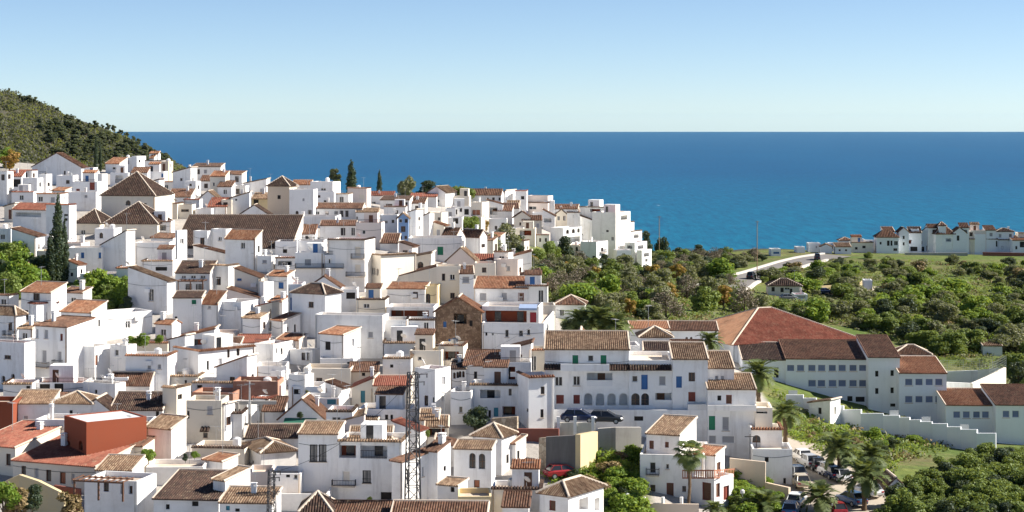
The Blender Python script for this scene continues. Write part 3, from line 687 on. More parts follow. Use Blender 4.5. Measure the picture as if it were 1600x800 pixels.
# ------------------------------------------------------------------ the village, from the ridge down to the foreground
# --- ridge under the wooded hill
H('long hall with brown gabled roof at the foot of the wooded hill', 50,127,262,290,xs=137,r='e',yr=240,c='b',w='w71,272,3,5 w101,270,3,6',clutter=0)
H('small house with orange tiled roof right of the ridge cypresses', 165,187,256,272,xs=199,r='m',c='o',yr=247,w='w180,263,9,4')
H('white windowless cube house on the ridge left of the sea', 206,214,244,272,xs=228,w='-',clutter=0)
H('grey-white flat house behind the ridge, left of the white cube', 192,209,246,264,c='w')
H('flat ridge house with dark coping and one small window', 226,252,251,272,w='k240,258,6,3',r='F',c='d')
H('little house with orange roof on the skyline by the hill trees', 234,241,247,262,xs=250,r='m',c='o',yr=237,w='-',clutter=0)
H('tan house with a white corner pillar near the ridge end', 251,263,252,286,xs=268,k='n')
H('low white house with a blue window near the ridge', 226,256,268,290,w='u256,274,8,6',c='w')
H('white house with slanting roof and sunlit right wall on the ridge', 270,298,270,304,xs=308,r='n',yr=262,c='t',w='-')
H('small flat white house before the slanting-roofed ridge house', 288,306,283,306,xs=313,w='-')
H('long low house with dark roof along the skyline', 300,345,261,278,r='m',c='d',yr=256)
H('pale yellow house with orange roof below the skyline', 328,352,276,306,r='m',c='o',yr=268,k='c',w='w334,288,3,6 w345,287,4,7')
H('blue-grey house with brown roof at the edge of the sea view', 353,378,273,296,xs=383,r='m',c='b',yr=268,w='w370,280,6,9 x360,283,4,5')
H('house with sloping brown roof in the upper village left of centre', 262,298,308,322,r='m',c='b',yr=296)
H('wide cream wall house behind the church lantern roof', 243,277,318,342,k='c',w='-',r='F',c='b')
H('pale green-cream house next to the wide cream wall', 278,300,320,342,k='c',w='w289,329,12,4')
H('low white gabled house amid the upper roofs', 312,338,310,324,r='e',yr=299,c='t',w='-')
H('house with dark red-brown roof above the church nave', 325,354,323,340,r='m',c='r',yr=310)
H('narrow pale house with pillar above the church nave', 346,362,312,340,k='c')
H('white house with slanting top above the nave, one small window', 360,390,310,340,r='n',yr=301,c='t',w='k369,312,3,3')
H('white gable-end house with dark left slope above the nave', 374,420,336,345,r='e',yr=321,c='d',w='-')
H('yellow house with tan roof left of the square bell tower', 393,418,311,330,r='m',c='t',yr=302,k='y',w='k400,315,8,12')
H('pale slanting house behind the bell tower', 380,416,287,304,r='n',yr=280,c='t',w='-')
H('white house with orange roof just right of the bell tower', 456,486,289,304,r='m',c='o',yr=282,w='w472,297,5,5')
H('white house with two dark arches right of the bell tower', 452,490,296,342,w='a464,333,5,7 w484,332,6,8 s474,312,4,5')
for i,(q,lab) in enumerate([((300,322,266,282),'small white house peeping over the yellow house'),((313,330,283,298),'low white house with shed roof below the skyline'),
  ((250,272,284,300),'white block house left of the slanting ridge house'),((276,292,300,316),'little white house above the wide cream wall'),((205,230,270,292),'low white house between cypresses and cream tower'),
  ((172,200,270,292),'flat white house right behind the church lantern'),((398,424,292,304),'white flat house left behind the tower roof'),((340,362,292,308),'small white house below the blue-grey house'),
  ((362,384,290,304),'white shed house at the sea edge of the ridge'),((305,330,326,342),'flat house close above the left end of the nave')]):
    H(lab,*q,r='fmFfmffmff'[i],c='bboobwbbob'[i])
H('tall white house with one dark window left under the ridge', 60,72,272,312,xs=76,w='k76,288,4,6')
H('white stepped house with slanting beam at the far left', 35,58,278,315,xs=62,w='-')
H('greenish white flat house below the gabled hall', 88,114,274,302,c='w',w='-')
H('white house with dark shed opening at the far left', 8,34,276,302,w='k22,286,20,12',r='m',c='r')
H('white wall house at the left picture edge', -20,11,268,322,xs=14)
H('white house with tiny maroon doorways below the hall', 114,152,284,316,w='m122,300,6,10 m144,290,8,14')
H('white pillar house with blue arch beside the ridge cypress', 128,146,262,290,w='u143,262,5,8')
H('white terrace house in front of the stepped left houses', 18,52,300,322,r='F',c='r')
H('low white house left of the church lantern', 100,150,300,330,w='-')
# --- church: lantern, apse roofs, nave, bell tower
ch = H('cream church with brown pyramid lantern, long tiled nave and square bell tower',158,242,306,350,a=-8,d=11,r='p',c='d',yr=269,k='c',w='a200,317,8,8 k226,323,6,11',name='church',cat='church',clutter=0,D=383)
H('c1',163,246,350,392,r='p',c='d',yr=316,k='c',w='k158,367,5,8',root=ch,clutter=0,D=366,a=-6,d=10)
H('c2',117,156,349,392,r='p',c='d',yr=312,k='c',w='-',root=ch,clutter=0,D=374,a=-6,d=9)
H('c3',270,455,388,420,a=-2,r='m',c='d',yr=337,w='-',root=ch,clutter=0,D=345,d=15)
H('c4',418,452,291,345,a=-12,d=5,r='p',c='d',yr=276,k='n',w='k436,308,5,6',root=ch,clutter=0,D=408)
# --- ridge centre
H('white block with round water tank on the central skyline', 485,520,284,310,xs=532,w='w505,296,8,4',clutter=0)
tank(0,1,4.0,HOUSES['white block with round water tank on the central skyline'],random.Random(1))
H('pinkish block with brown roof edge right of the skyline cypress', 543,573,294,322,xs=579,k='p',r='F',c='b',w='c565,308,8,8')
H('white flat house left below the skyline cypress', 490,522,300,324,w='k508,316,4,6 w498,307,5,4')
H('flat white terrace house below the tall skyline cypress', 522,545,303,324,r='F',c='t')
H('long pale house with brown roof and five dark windows', 490,566,326,344,a=-3,r='g',c='b',yr=318,w='w496,333,6,5 w511,333,5,5 w525,334,6,9 w534,334,5,10 w542,334,5,10')
H('blue-shaded house with tan roof right of the long pale house', 556,592,332,350,r='m',c='t',yr=326,w='k557,341,4,5 k583,341,5,7 x572,340,7,6')
H('low house with long red-brown roof on the central skyline', 578,615,306,320,r='m',c='r',yr=300,w='w584,317,6,4')
H('house with dark slate-brown roof below the red roofs', 594,640,313,330,r='m',c='d',yr=307,w='w608,321,10,5 k634,318,6,4')
H('red-roofed low house left of the white gabled skyline house', 640,682,308,322,r='m',c='r',yr=303,w='w658,313,6,4')
H('white gabled house with sunlit right wall on the skyline', 668,696,301,322,xs=714,r='e',yr=292,c='t',w='x684,314,5,4')
H('blue-painted narrow house with three rows of windows', 622,638,341,378,k='bl',r='e',yr=334,c='t',w='w626,345,5,6 w635,345,5,6 w630,358,7,9 w626,371,4,5 w634,371,4,5',clutter=0)
H('tall white house with sunlit ornate right wall beside the blue house', 638,650,332,376,xs=661,r='n',yr=328,c='t',w='w655,342,3,6 w655,356,3,6')
H('white house with slanting roof between blue house and yellow house', 661,671,338,376,xs=677,r='n',yr=333,c='t')
H('pale yellow house with two small windows below the skyline', 677,690,332,360,xs=700,k='c',w='w686,342,4,5 w686,353,4,5')
H('white house left of the blue house with arched window', 594,621,336,372,w='x603,347,6,5 x614,346,5,6')
H('wide low white house under the skyline cypresses', 600,634,323,342,r='F',c='b')
H('small white house under the red-roofed skyline house', 640,664,318,336,r='m',c='b')
H('white house half hidden behind the yellow house', 696,712,326,348)
H('white house with brown hipped roof below the pale yellow house', 689,712,372,396,xs=727,r='g',c='b',yr=357,w='w712,376,4,7 x720,376,3,7')
H('white house with sunlit end wall and one square window by the autumn tree', 720,750,370,402,xs=761,r='g',c='b',yr=355,w='w755,384,6,6',a=-34)
H('white house with dark arched gateway right of the blue house', 700,722,340,362,w='k712,345,8,9')
# --- eastern spur above the sea
H('blue-white house with three dark windows above the autumn tree', 707,736,323,352,w='k712,331,5,8 w720,328,4,6 k729,331,7,9')
H('yellow and white house with brown boards left of the spur', 736,753,316,340,xs=764,k='c',w='o744,332,12,8')
H('gabled skyline house with brown roof and three windows', 730,783,305,320,r='g',c='b',yr=296,w='w762,311,4,5 w771,311,4,5 w781,311,4,5')
H('bright white house with slanting top on the spur skyline', 783,790,304,322,xs=806,r='n',yr=298,c='t',w='-')
H('house with red-brown chimney block on the spur skyline', 805,823,298,318,r='F',c='r',w='-')
H('pinkish white flat house on the spur skyline', 823,856,306,322,xs=864,k='p',w='-')
H('house with brown roof below the spur skyline', 776,811,326,340,r='m',c='b',yr=318)
H('wide pale house with brown roof edge on the spur', 811,856,317,336,xs=866,k='p',r='F',c='b',w='x832,325,12,5')
H('brown-roofed row on top of the spur', 864,903,327,342,r='m',c='b',yr=320)
H('long flat house with dark loggia at the spur top', 905,945,324,346,xs=958,w='R952,329,10,6 R930,329,16,5',r='F',c='d')
H('white gabled house with two dark windows on the spur', 866,888,337,356,r='e',yr=328,c='t',w='w873,341,4,7 w882,341,4,7',k='c')
H('white house with long slanting dark roof on the spur', 888,927,345,362,r='o',yr=331,c='d',w='-')
H('grey-white house with slanting brown roof left on the spur', 848,867,338,362,r='o',yr=328,c='b')
H('rounded white terrace house with arched balconies on the spur', 860,880,356,392,xs=909,a=-42,w='a887,362,5,7 a896,361,5,7 a904,360,4,7 l898,374,16,9')
H('white house with three dark windows in the spur middle', 903,921,349,374,xs=932,w='w909,352,4,7 k917,352,4,7 k928,350,3,7 w926,363,4,6')
H('dark roof terrace house in the spur middle', 884,908,368,386,r='F',c='d',w='l896,376,14,8')
H('big grey-white house with stepped sunlit side at the sea end', 925,962,332,402,xs=985,w='k949,361,4,3 w957,373,4,6 l975,340,10,7',a=-30)
st = HOUSES['big grey-white house with stepped sunlit side at the sea end']
H('s1',962,974,348,402,xs=991,root=st,w='l981,354,8,6 w981,366,4,6',a=-30,r='F',c='t'); H('s2',962,985,362,404,xs=1003,root=st,w='l994,369,8,6 w994,380,4,6',a=-30,r='F',c='t')
H('white stepped house with terraces lowest at the sea end', 976,992,379,412,xs=1011,w='l1001,386,9,6 w1001,397,4,6 l984,386,8,5',a=-30)
H('small bright white house at the foot of the sea-end terraces', 995,1003,391,416,xs=1018,w='l1010,398,8,6 w1010,407,4,5',a=-30)
H('white house with balconies and shaded front at the spur foot', 907,932,378,415,xs=950,w='k928,402,5,4 B941,392,7,5 w941,390,4,6 w941,402,4,6',a=-30)
H('white shed-like house between the spur-foot houses', 964,986,391,417,w='-',a=8)
H('white arcade house with two windows at the spur foot', 887,905,383,406,xs=917,k='c',w='a893,390,4,7 a901,389,4,7 w911,389,3,6')
H('small house with brown terrace roof left at the spur foot', 838,858,367,388,r='F',c='b',w='w844,375,3,6 w853,375,3,6')
H('cream house with two windows left on the spur', 803,829,340,362,k='c',w='w813,350,3,5 w820,350,4,5',r='e',yr=331)
H('white house with dark open loggia left on the spur', 806,836,357,382,w='R821,364,18,8',k='c')
H('white house behind the autumn tree left of the spur', 764,792,342,372,w='w775,356,4,6 w786,352,5,8')
H('white house with blue door under the rounded terraces', 858,872,378,392,w='u864,384,5,8')
for i,(q,lab) in enumerate([((832,850,332,350),'small white flat house amid the spur'),((770,800,330,346),'low white house on the spur left flank'),((926,944,352,380),'narrow white house before the big grey-white house'),
   ((792,812,322,338),'little house with tiled roof under the spur skyline'),((886,906,332,348),'small house under the brown-roofed row'),((850,866,314,326),'little flat house on the spur skyline'),((940,958,340,356),'white house under the dark loggia')]):
    H(lab,*q,r='fmfmmfF'[i],c='tbbtbbb'[i])
# --- slope left below the church
H('white house with maroon roof and balustraded loggia at far left', 20,72,328,366,xs=77,r='m',c='r',yr=319,w='L44,338,40,12')
H('long white house with thin tiled edge behind the big cypresses', 72,108,320,380,xs=113,r='F',c='r',w='k103,336,6,3 k103,343,5,4')
H('grey-white house with roof falling right at far left', 18,56,370,412,r='o',yr=358,c='b',w='-')
H('white wall house cut by the left edge above the garden', -30,17,357,400,w='-')
H('small house with tan roof hidden left of the big cypresses', 25,59,412,434,r='m',c='t',yr=404,w='-')
H('pale narrow house left behind the big cypresses', 57,76,392,432,k='c',w='-')
H('white house with two blue shutters right of the big cypresses', 106,160,387,429,w='u129,399,5,9 u156,399,4,9',clutter=0)
H('white house with brown door and slanting top, sunlit right wall', 158,197,384,428,xs=211,r='n',yr=361,c='d',w='o172,378,7,14')
H('small white house with arched dark window under the church', 148,178,357,392,w='a158,368,6,9',c='w')
H('long low white garden wall house above the green shrubs', 125,180,428,447,w='k134,434,2,3',clutter=0,c='w')
H('small white house with sloped coping right of the cypresses', 104,121,414,442,xs=127,r='o',yr=408,c='o',w='-')
H('white house with tiny tiled ledge above the shrubs', 182,201,419,450,r='F',c='o',w='-')
H('blue-white walled house with a terrace under the church', 211,264,379,418,w='-',c='w')
H('large pale house with tall dark door and sunlit right wall', 200,261,440,492,xs=274,r='o',yr=420,c='t',w='w236,461,8,19')
H('white house with shaded terrace left of the dark-roofed pergola house', 222,270,408,432,r='F',c='t',w='k252,420,18,6')
# --- around the nave
H('white house with curved top and tall window below the nave', 302,324,361,402,xs=333,w='w316,378,7,13',clutter=0)
H('white house with orange roof in front of the nave', 352,399,374,424,xs=408,r='m',c='o',yr=361,w='-')
H('white stepped wall house left of the orange roof at the nave', 330,353,358,402,xs=358,w='-',clutter=0)
H('sunlit narrow white house at the left end of the nave', 274,277,360,420,xs=285,w='-',clutter=0,a=-40)
H('white house with brown roof sloping right below the nave', 302,358,398,414,xs=366,r='o',yr=386,c='b',w='u363,405,2,5')
H('flat white house with sunlit corner right below the nave', 402,424,400,426,xs=431,w='-')
H('white house with shaded loggia below the right end of the nave', 430,462,403,432,r='F',c='b',w='L445,414,22,12 x445,413,8,5')
H('white curved-top house right under the nave end', 430,464,377,400,w='-')
H('long plain white house right of the nave', 455,524,338,356,w='-')
H('white house with brown sloping roof right of the nave', 459,492,366,382,r='m',c='b',yr=352,w='k485,371,16,5')
H('white house with dark tiled roof, pergola and three windows', 274,328,427,464,r='m',c='d',yr=409,w='x287,433,7,5 x302,433,8,5 x317,433,8,5 G303,446,40,18 v295,449,10,10 v312,449,12,10')
H('white house with one brown window next to the pergola house', 328,357,415,460,xs=373,r='F',c='t',w='w341,439,8,13')
H('cream house with blue shutter and roof falling right', 366,404,434,472,r='o',yr=420,c='b',k='c',w='u374,431,7,15',a=-4)
H('sunlit white stepped house right of the blue shutter', 404,412,441,480,xs=427,w='-',a=-38)
H('white house with violet window and slanting brown roof', 355,402,465,482,r='o',yr=452,c='b',k='p',w='q364,464,7,9')
H('tall white house with dark eave and green window', 270,315,466,520,r='m',c='d',yr=459,w='g303,472,7,7 k275,496,4,3')
H('white house with orange roof between two taller white houses', 315,341,475,520,xs=352,r='m',c='o',yr=456,w='s327,480,5,5')
H('pale wide house with sunlit right wall below the blue shutter', 340,377,472,520,xs=406,w='k352,484,20,2',clutter=0)
H('white house with orange roof and square blue window', 418,449,432,474,xs=457,r='m',c='o',yr=424,w='u439,446,8,10')
H('white house with tall blue door left of centre', 450,472,444,516,w='b458,475,9,20')
H('little white house with small orange roof beside the blue door', 420,441,472,496,xs=454,r='m',c='o',yr=464,w='w424,485,6,11')
# --- centre
H('white house with two brown windows under a dark roof edge', 500,556,353,378,r='m',c='b',yr=347,w='w536,362,7,12 w552,362,7,13')
H('tall white house with cream doors and two iron balconies', 512,570,375,456,xs=586,a=-12,r='F',c='d',w='c559,393,10,16 B560,400,20,8 c559,420,10,14 B557,428,30,7')
H('white house with rounded top left of the iron balconies', 460,506,376,398,w='-')
H('white house with long balcony railing and grey door', 461,505,395,454,w='s481,410,11,11 B484,415,44,7',c='w')
H('white house with short balcony railing left of the cream doors', 505,538,398,454,w='B521,415,32,7 x516,408,6,8',c='w')
H('white gabled house with rounded ridge left of centre', 480,532,450,474,r='e',yr=433,c='b',w='-')
H('blue-shaded white house with dark hip roof and square window', 456,508,460,530,xs=533,r='h',c='d',yr=445,w='w486,476,8,9',a=-30)
H('pinkish tall windowless house right of the two brown windows', 556,596,348,388,k='p',w='-')
H('small brown-roofed house behind the arcaded house', 594,622,380,392,r='m',c='b',yr=366,w='-')
H('large pale house with arcaded narrow left face', 595,650,399,454,xs=577,a=38,r='F',c='t',w='a581,391,3,9 a585,391,3,9 a589,391,3,9 a593,391,2.5,9 a581,423,3,11 a585,424,3,11 a590,425,3,11',k='c')
H('wide grey-white house with green door and one window', 638,722,372,408,w='s653,391,8,11 g688,392,9,13',clutter=0)
H('white house with slanting roof and arched niche', 612,674,408,430,r='n',yr=396,c='t',w='a657,413,9,14',k='c')
H('pale house under a long slanting tiled ridge, two windows', 600,682,438,452,r='n',yr=417,c='b',w='w653,434,7,10 w672,435,9,12',k='c')
H('white house with curved red roof and one dark window', 605,664,452,480,r='m',c='o',yr=444,w='w649,461,8,10')
H('yellow arched gate house beside the brown stone house', 664,684,447,480,k='y',w='a669,468,7,18')
H('pale house with two windows behind the brown stone house', 682,720,416,475,k='c',w='w693,433,5,11 w707,433,8,9 w707,462,7,9')
H('cream terrace house with dark pergola in the centre', 557,602,468,498,k='c',w='-',r='F',c='d')
H('white house with shaded terrace under the curved red roof', 604,678,480,502,w='R640,489,60,14',c='w')
H('small white house left of the cream terrace house', 532,558,452,490,w='k548,462,14,10')
H('white house with low gable left of the maroon roof', 698,742,408,424,r='e',yr=388,c='t',w='-',k='p')
H('long house with maroon roof in the centre', 718,772,410,425,r='m',c='r',yr=398,w='-',k='c')
H('cream block house behind the big orange roof', 742,774,411,438,k='c',w='-',clutter=0)
H('white flat block at the end of the village above the valley', 774,809,406,440,xs=816,k='p',w='-')
H('tall white house with narrow tiled roof and grey shutter', 718,740,428,480,r='m',c='b',yr=416,w='s728,437,11,10')
H('white house with large orange tiled roof above the restaurant', 740,825,451,484,xs=829,r='m',c='o',yr=433,w='s755,464,11,13 s788,463,9,12 d814,464,9,13 B782,474,40,5',a=-4)
res = H('restaurant with red open terrace, striped awning and blue-white wall below', 753,850,505,550,xs=868,a=-6,D=264,w='k760,522,3,5 k770,522,3,4 x792,521,6,12 x814,521,7,10 x826,519,5,9',name='restaurant',cat='restaurant',clutter=0,c='w')
H('r1',753,842,479,507,root=res,a=-6,D=266.5,w='R790,495,66,19 r833,496,10,16 Z826,478,28,5',clutter=0)
H('cream flat house right of the restaurant', 841,868,477,522,k='c',w='-',clutter=0)
H('white house with brown hip roof behind the palms', 868,913,476,500,r='h',c='b',yr=462,w='-',clutter=0)
H('brown stone house with orange gable, white bay and blue arched window', 680,752,488,548,r='e',yr=466,c='o',k='sb',w='u695,507,5,9 k736,505,5,9 u705,534,9,9 L719,503,20,26 ',clutter=0,a=-4)
H('white house with two dark windows left of the stone house', 636,679,500,552,r='F',c='d',w='w648,515,6,10 w666,509,8,11 a666,536,8,12')
H('white house with tall black door and long balcony', 600,637,500,556,w='w614,523,6,20 B615,535,32,9',c='w')
# --- left middle
H('white house with rough orange roof above the left gardens', 33,80,458,518,xs=104,r='m',c='o',yr=443,w='w57,464,10,11 w41,492,6,15')
H('white terrace house with blue-grey door at left', 46,57,475,520,xs=93,a=-50,w='q87,492,6,17 s76,493,8,12',r='F',c='r',clutter=0)
H('white house with orange roof and tall sunlit gable at left', 95,143,489,548,xs=167,r='m',c='o',yr=472,w='k155,505,3,11',clutter=0)
H('tall white house with brown roof, grey shutters and small balconies', 55,105,512,602,xs=147,r='m',c='b',yr=499,w='s57.5,521,5,14 s72,522,6,14 m96,527,4,11 s69,557,7,20 s93,558,6,18 B92,567,12,10 B66,569,22,8 k94,588,10,16',a=-26)
H('shaded white house with brown door below the tall shuttered house', 105,148,542,596,xs=172,w='o150,563,6,16 k112,577,12,5',c='w')
H('bright sunlit curved wall house in front of the shrubs', 168,238,490,532,a=40,w='-',clutter=0,c='w',d=5)
H('white block with blue shade left of the plants terrace', 172,198,540,594,xs=206,w='-')
H('hip-roofed house at the left edge with small balcony', -18,25,493,548,xs=29,r='h',c='t',yr=480,w='w16,510,6,12 B15,520,14,6')
H('lower white arched house at the left edge', -20,38,536,612,xs=44,w='a20,590,6,12 a5,592,6,10 w12,558,10,6')
H('white house with tiled ledge, plants terrace and two small windows', 196,262,556,615,r='F',c='o',w='s233,574,6,8 s249,573,6,8')
H('plants terrace house with clothes-line frame under the curved wall', 196,262,536,556,r='F',c='o',w='-',k='c')
H('house with dark brown roof and arched windows, left of centre low', 170,234,602,622,r='g',c='b',yr=583,w='k174,605,4,12 k187,607,5,8')
H('white house with tan roof below the pale wide house', 379,407,498,536,xs=418,r='m',c='t',yr=490,w='w413,508,4,10')
H('sunlit white house with orange roof and two doors in the middle', 425,442,502,534,xs=469,a=-45,r='m',c='o',yr=491,w='w450,516,3,12 w461,514,3,14')
H('house with orange gable roof and grey glazed loggia', 283,335,527,550,r='n',yr=515,c='o',w='R307,537,46,14')
H('tiny white house with pink wall amid the middle roofs', 333,366,520,538,w='-',k='p')
H('house with brown roof above the long sunlit facade', 337,374,542,562,r='m',c='b',yr=528,w='-')
H('house with dark red curved roof in the middle', 366,416,536,552,r='m',c='r',yr=526,w='-')
H('long sunlit white house with tall dark windows in the middle', 310,398,549,604,a=42,w='w325,571,4,15 s344,566,6,12 w357,552,4,14 w372,550,5,12',r='F',c='o',d=6)
H('white house with roof of orange tiles slanting up to the right', 338,386,577,616,xs=401,r='n',yr=557,c='o',w='-')
H('white cube house with two slits on its sunlit wall', 397,427,538,580,xs=460,w='k432,548,2,8 k440,549,3,10')
H('flat grey-white house above the brick wall', 400,448,572,604,w='-',c='w')
H('white house with two brown windows left of the big white wall', 453,488,547,572,xs=500,w='w474,557,6,12 w481.5,557,4,12')
H('broad white windowless house with stepped gable in the centre', 492,598,493,562,xs=607,a=-10,w='s579,523,8,10',clutter=0,c='w')
H('white house with small orange roof and dazzling right wall', 500,537,524,578,xs=563,r='m',c='o',yr=513,w='-',a=-30,clutter=0)
H('curved cream wall house with flat roof in the centre', 474,548,576,606,k='c',w='-',c='w',clutter=0)
H('tan house with dark roof and two tiny windows', 545,590,581,602,r='m',c='b',yr=572,k='n',w='k568,585,5,5 k590,588,5,12')
H('cream house with teal door under a brown roof', 550,583,606,636,r='n',yr=592,c='r',k='c',w='t567,620,7,19',a=-4)
H('cream house with brown roof, brick parapet and three dark doors', 583,642,603,640,r='m',c='r',yr=590,k='c',w='w588,623,6,12 w601,622,7,14 w616,621,8,16')
H('white house with pillar and round terrace above the lattice mast', 598,642,560,590,w='k612,572,5,5',r='F',c='t')
H('white house with flat roof and yellow awning above the arcade', 640,690,548,580,w='x656,560,6,6',c='w',k='c')
H('tall white house right of the lattice mast with sunlit left curve', 648,680,577,664,xs=704,w='w666,626,6,16 k678,625,4,8 s692,623,5,9 s693,595,6,13',a=-34)
H('small white house with row of arched windows under a dark roof', 703,728,577,606,r='m',c='d',yr=571,w='k704,587,3,9 a710,587,4,10 a715,586,4,10 a719,585,4,10 a724,585,4,10')
H('white terrace house with sloping brown roof above the loggia house', 724,792,572,606,r='m',c='b',yr=549,w='w743,586,5,11 t801,585,10,12 x775,588,12,14')
H('white house with brick-red back wall and long white terrace', 770,830,566,606,w='R790,584,30,22',c='w')
H('white house with shaded loggia and blue door above the stone wall', 734,812,602,656,r='F',c='t',w='L766,621,32,24 w797,613,6,12 t775,644,7,14 R795,643,20,16 k765,647,4,12')
H('white house with blue-shaded right corner at the little bridge', 826,866,590,672,xs=808,a=16,r='F',c='o',w='w848,610,6,12 s833,608,3,7 w847,646,5,13 k824,641,3,6')
H('white house in the alley left of the loggia house', 704,736,612,664,w='x720,640,6,10')
# --- main block on the right
mbk = H('long white apartment block with green and blue doors and arcaded middle floor',851,983,547,668,a=-2,r='m',c='t',yr=536,w='g899,563,9,16 x923,560,9,10 g943,563,9,16 P914,573,76,11 T863,573.5,26,7 T967,574,32,8 x873,596,12,15 x901,595,11,15 L937,593,40,21 m875,624,12,14 m901,624,10,14 A919,624,13,19 A937.5,624,13,19 A955.5,624,13,19 A974,624,13,19',name='apartment_block',cat='apartment block',D=226,d=9,clutter=0)
H('m1',983,1051,563,668,a=-2,root=mbk,r='f',w='T1016,574.5,66,7 w992,592,9,10 b1007,597,10,23 s1035,595,11,15 b1061,597,9,18 a993,624,13,19 a1008,624,12,19 L1042,624,36,20',D=225.6,d=9,clutter=0,c='w')
H('m2',1051,1106,562,668,a=-2,root=mbk,r='m',c='t',yr=548,w='w1081,589,10,14 m1081,620,11,15 P1089,635,30,10 x1083,654,13,12 b1061,597,9,18',D=225,d=8,clutter=0)
H('m3',1106,1147,576,668,a=-2,root=mbk,r='m',c='t',yr=566,w='s1120,593,5,12 s1129,593,6,12',D=226,d=8,clutter=0)
H('m4',1106,1181,609,730,a=-2,root=mbk,r='m',c='t',yr=599,w='k1124,622,6,8 d1139,624,9,14 P1143,636,76,9 g1111,661,13,22 s1134,662,11,22 s1107,687,24,13 s1138,687,20,12',D=222,d=7,clutter=0)
H('m5',864,1107,641,725,a=-2,root=mbk,r='f',w='k998,654,14,7 x1040,656,13,13 x1083,655,13,12',D=224,d=8,clutter=0,c='w')
H('white terraced house with arched door and curved terrace right of the apartment block', 1176,1238,702,768,a=-3,w='k1198,718,6,8 k1226,752,4,10',D=214,c='w',clutter=0)
an = HOUSES['white terraced house with arched door and curved terrace right of the apartment block']
H('an1',1174,1222,671,704,a=-3,root=an,w='a1182,690,13,20',r='F',c='o',D=218,clutter=0); H('an2',1180,1207,637,672,a=-3,root=an,w='L1190,645,18,14',D=221,clutter=0,k='c')
H('white gabled attic house behind the apartment block roof', 889,926,537,560,r='e',yr=513,c='t',w='s901,528,11,13',D=240,clutter=0)
H('house with tan hip roof behind the apartment block', 1000,1049,527,550,r='h',c='t',yr=511,w='-',D=250)
H('house with brown roof above the palm at the block', 1050,1100,546,570,r='m',c='b',yr=533,w='-',D=244)
H('open roof pavilion with dark tiles on the apartment block', 1006,1050,549,566,r='m',c='d',yr=540,w='R1028,556,38,10',D=238,clutter=0)
H('low white annexe behind the apartment block, left of the pavilion', 940,1000,540,560,w='-',D=236,c='w')
H('white house with tan roof at the valley edge behind the palms', 985,1046,514,545,r='m',c='p',yr=504,w='-',D=282,clutter=0)
# --- school
sch = H('big white school with red-brown roofs and rows of grey shuttered windows',1145,1342,539,600,xs=1052,a=22,r='h',c='r',c2='p',yr=486,w='-',name='school',cat='school',D=300,clutter=0, k='sw')
H('sc1',1046,1122,517,560,root=sch,a=-3,r='m',c='b',yr=506,w='a1073,531,4,9 a1080,531,4,9',D=292,clutter=0, k='sw')
row1 = ' '.join(f'q{x},575,12,10.5' for x in (1235.5,1251,1268.6,1284,1300.6,1316,1333,1348)); row2 = ' '.join(f'q{x},599,12.5,11' for x in (1269,1283.6,1301,1316,1333,1348.4))
H('sc2',1228,1358,562,652,root=sch,a=-3,r='m',c='b',yr=536,w=row1+' '+row2+' k1328,623,8,8 k1344,624,14,8',D=290,d=12,clutter=0, k='sw')
H('sc3',1160,1228,563,625,root=sch,a=-3,r='m',c='d',yr=537,w='k1213,582,7,16',D=291,d=11,clutter=0, k='sw')
H('sc4',1357,1406,559,660,root=sch,a=-3,r='m',c='b',yr=530,w='k1370,584,5,9 k1394,583,5,9 k1370,611,5,9 k1394,610,5,9 k1395,633,8,5',D=287,d=14,clutter=0, k='sw')
H('sc5',1398,1454,554,600,root=sch,a=-3,r='h',c='b',yr=540,w='-',D=296,clutter=0, k='sw')
w6 = ' '.join(f'q{x},{y},12,11' for x in (1420,1436,1452,1467) for y in (597,624))
H('sc6',1405,1479,584,668,root=sch,a=-3,r='m',c='o',yr=565,w=w6,D=284,d=10,clutter=0, k='sw')
H('sc7',1478,1554,634,690,root=sch,a=-3,r='m',c='o',yr=617,w=' '.join(f'q{x},648,11.5,11' for x in (1495,1510,1526,1540)),D=276,d=9,clutter=0, k='sw')
H('sc8',1556,1660,634,700,root=sch,a=-3,r='m',c='b',yr=611,w='q1572,647,11,11 q1587,647,11,11',D=273,d=11,clutter=0, k='sw')
H('small white hut with slanting roof on the green slope below the school', 1264,1297,633,658,xs=1313,r='n',yr=626,c='t',w='k1281,642,5,10 c1305,642,3,12',name='hut',cat='hut',clutter=0,a=-38)
# --- white house with palm, lower right
hp = H('white villa with brown balconies, tiled roof and terrace behind the fan palm',1000,1100,712,800,a=-8,r='f',w='w1020,731,10,18 B1020,736,20,10 w1043,729,5,8 w1020,763,8,11 d1047,767,11,25 w1069,764,6,9',name='villa',cat='villa',D=205,d=9,clutter=0,c='o')
H('hp1',1010,1062,681,712,xs=1088,a=-20,root=hp,r='m',c='t',yr=664,w='d1018,695,7,13 d1042,695,6,9',D=207,clutter=0)
H('hp2',1080,1116,748,800,xs=1146,a=-40,root=hp,r='f',w='d1104,768,14,28 d1122,766,6,22 m1135,770,9,22 l1130,733,18,16',D=203,clutter=0,c='o')
H('hp3',1086,1118,712,748,xs=1132,a=-30,root=hp,r='m',c='o',yr=700,w='d1123,731,6,18',D=206,clutter=0)
mb = MB(); A_, B_ = P(1066, 748, 202), P(1116, 748, 201); C_ = P(1150, 745, 212)
mbr = hp.matrix_basis.inverted(); 
def loc(v): return mbr @ Vector(v)
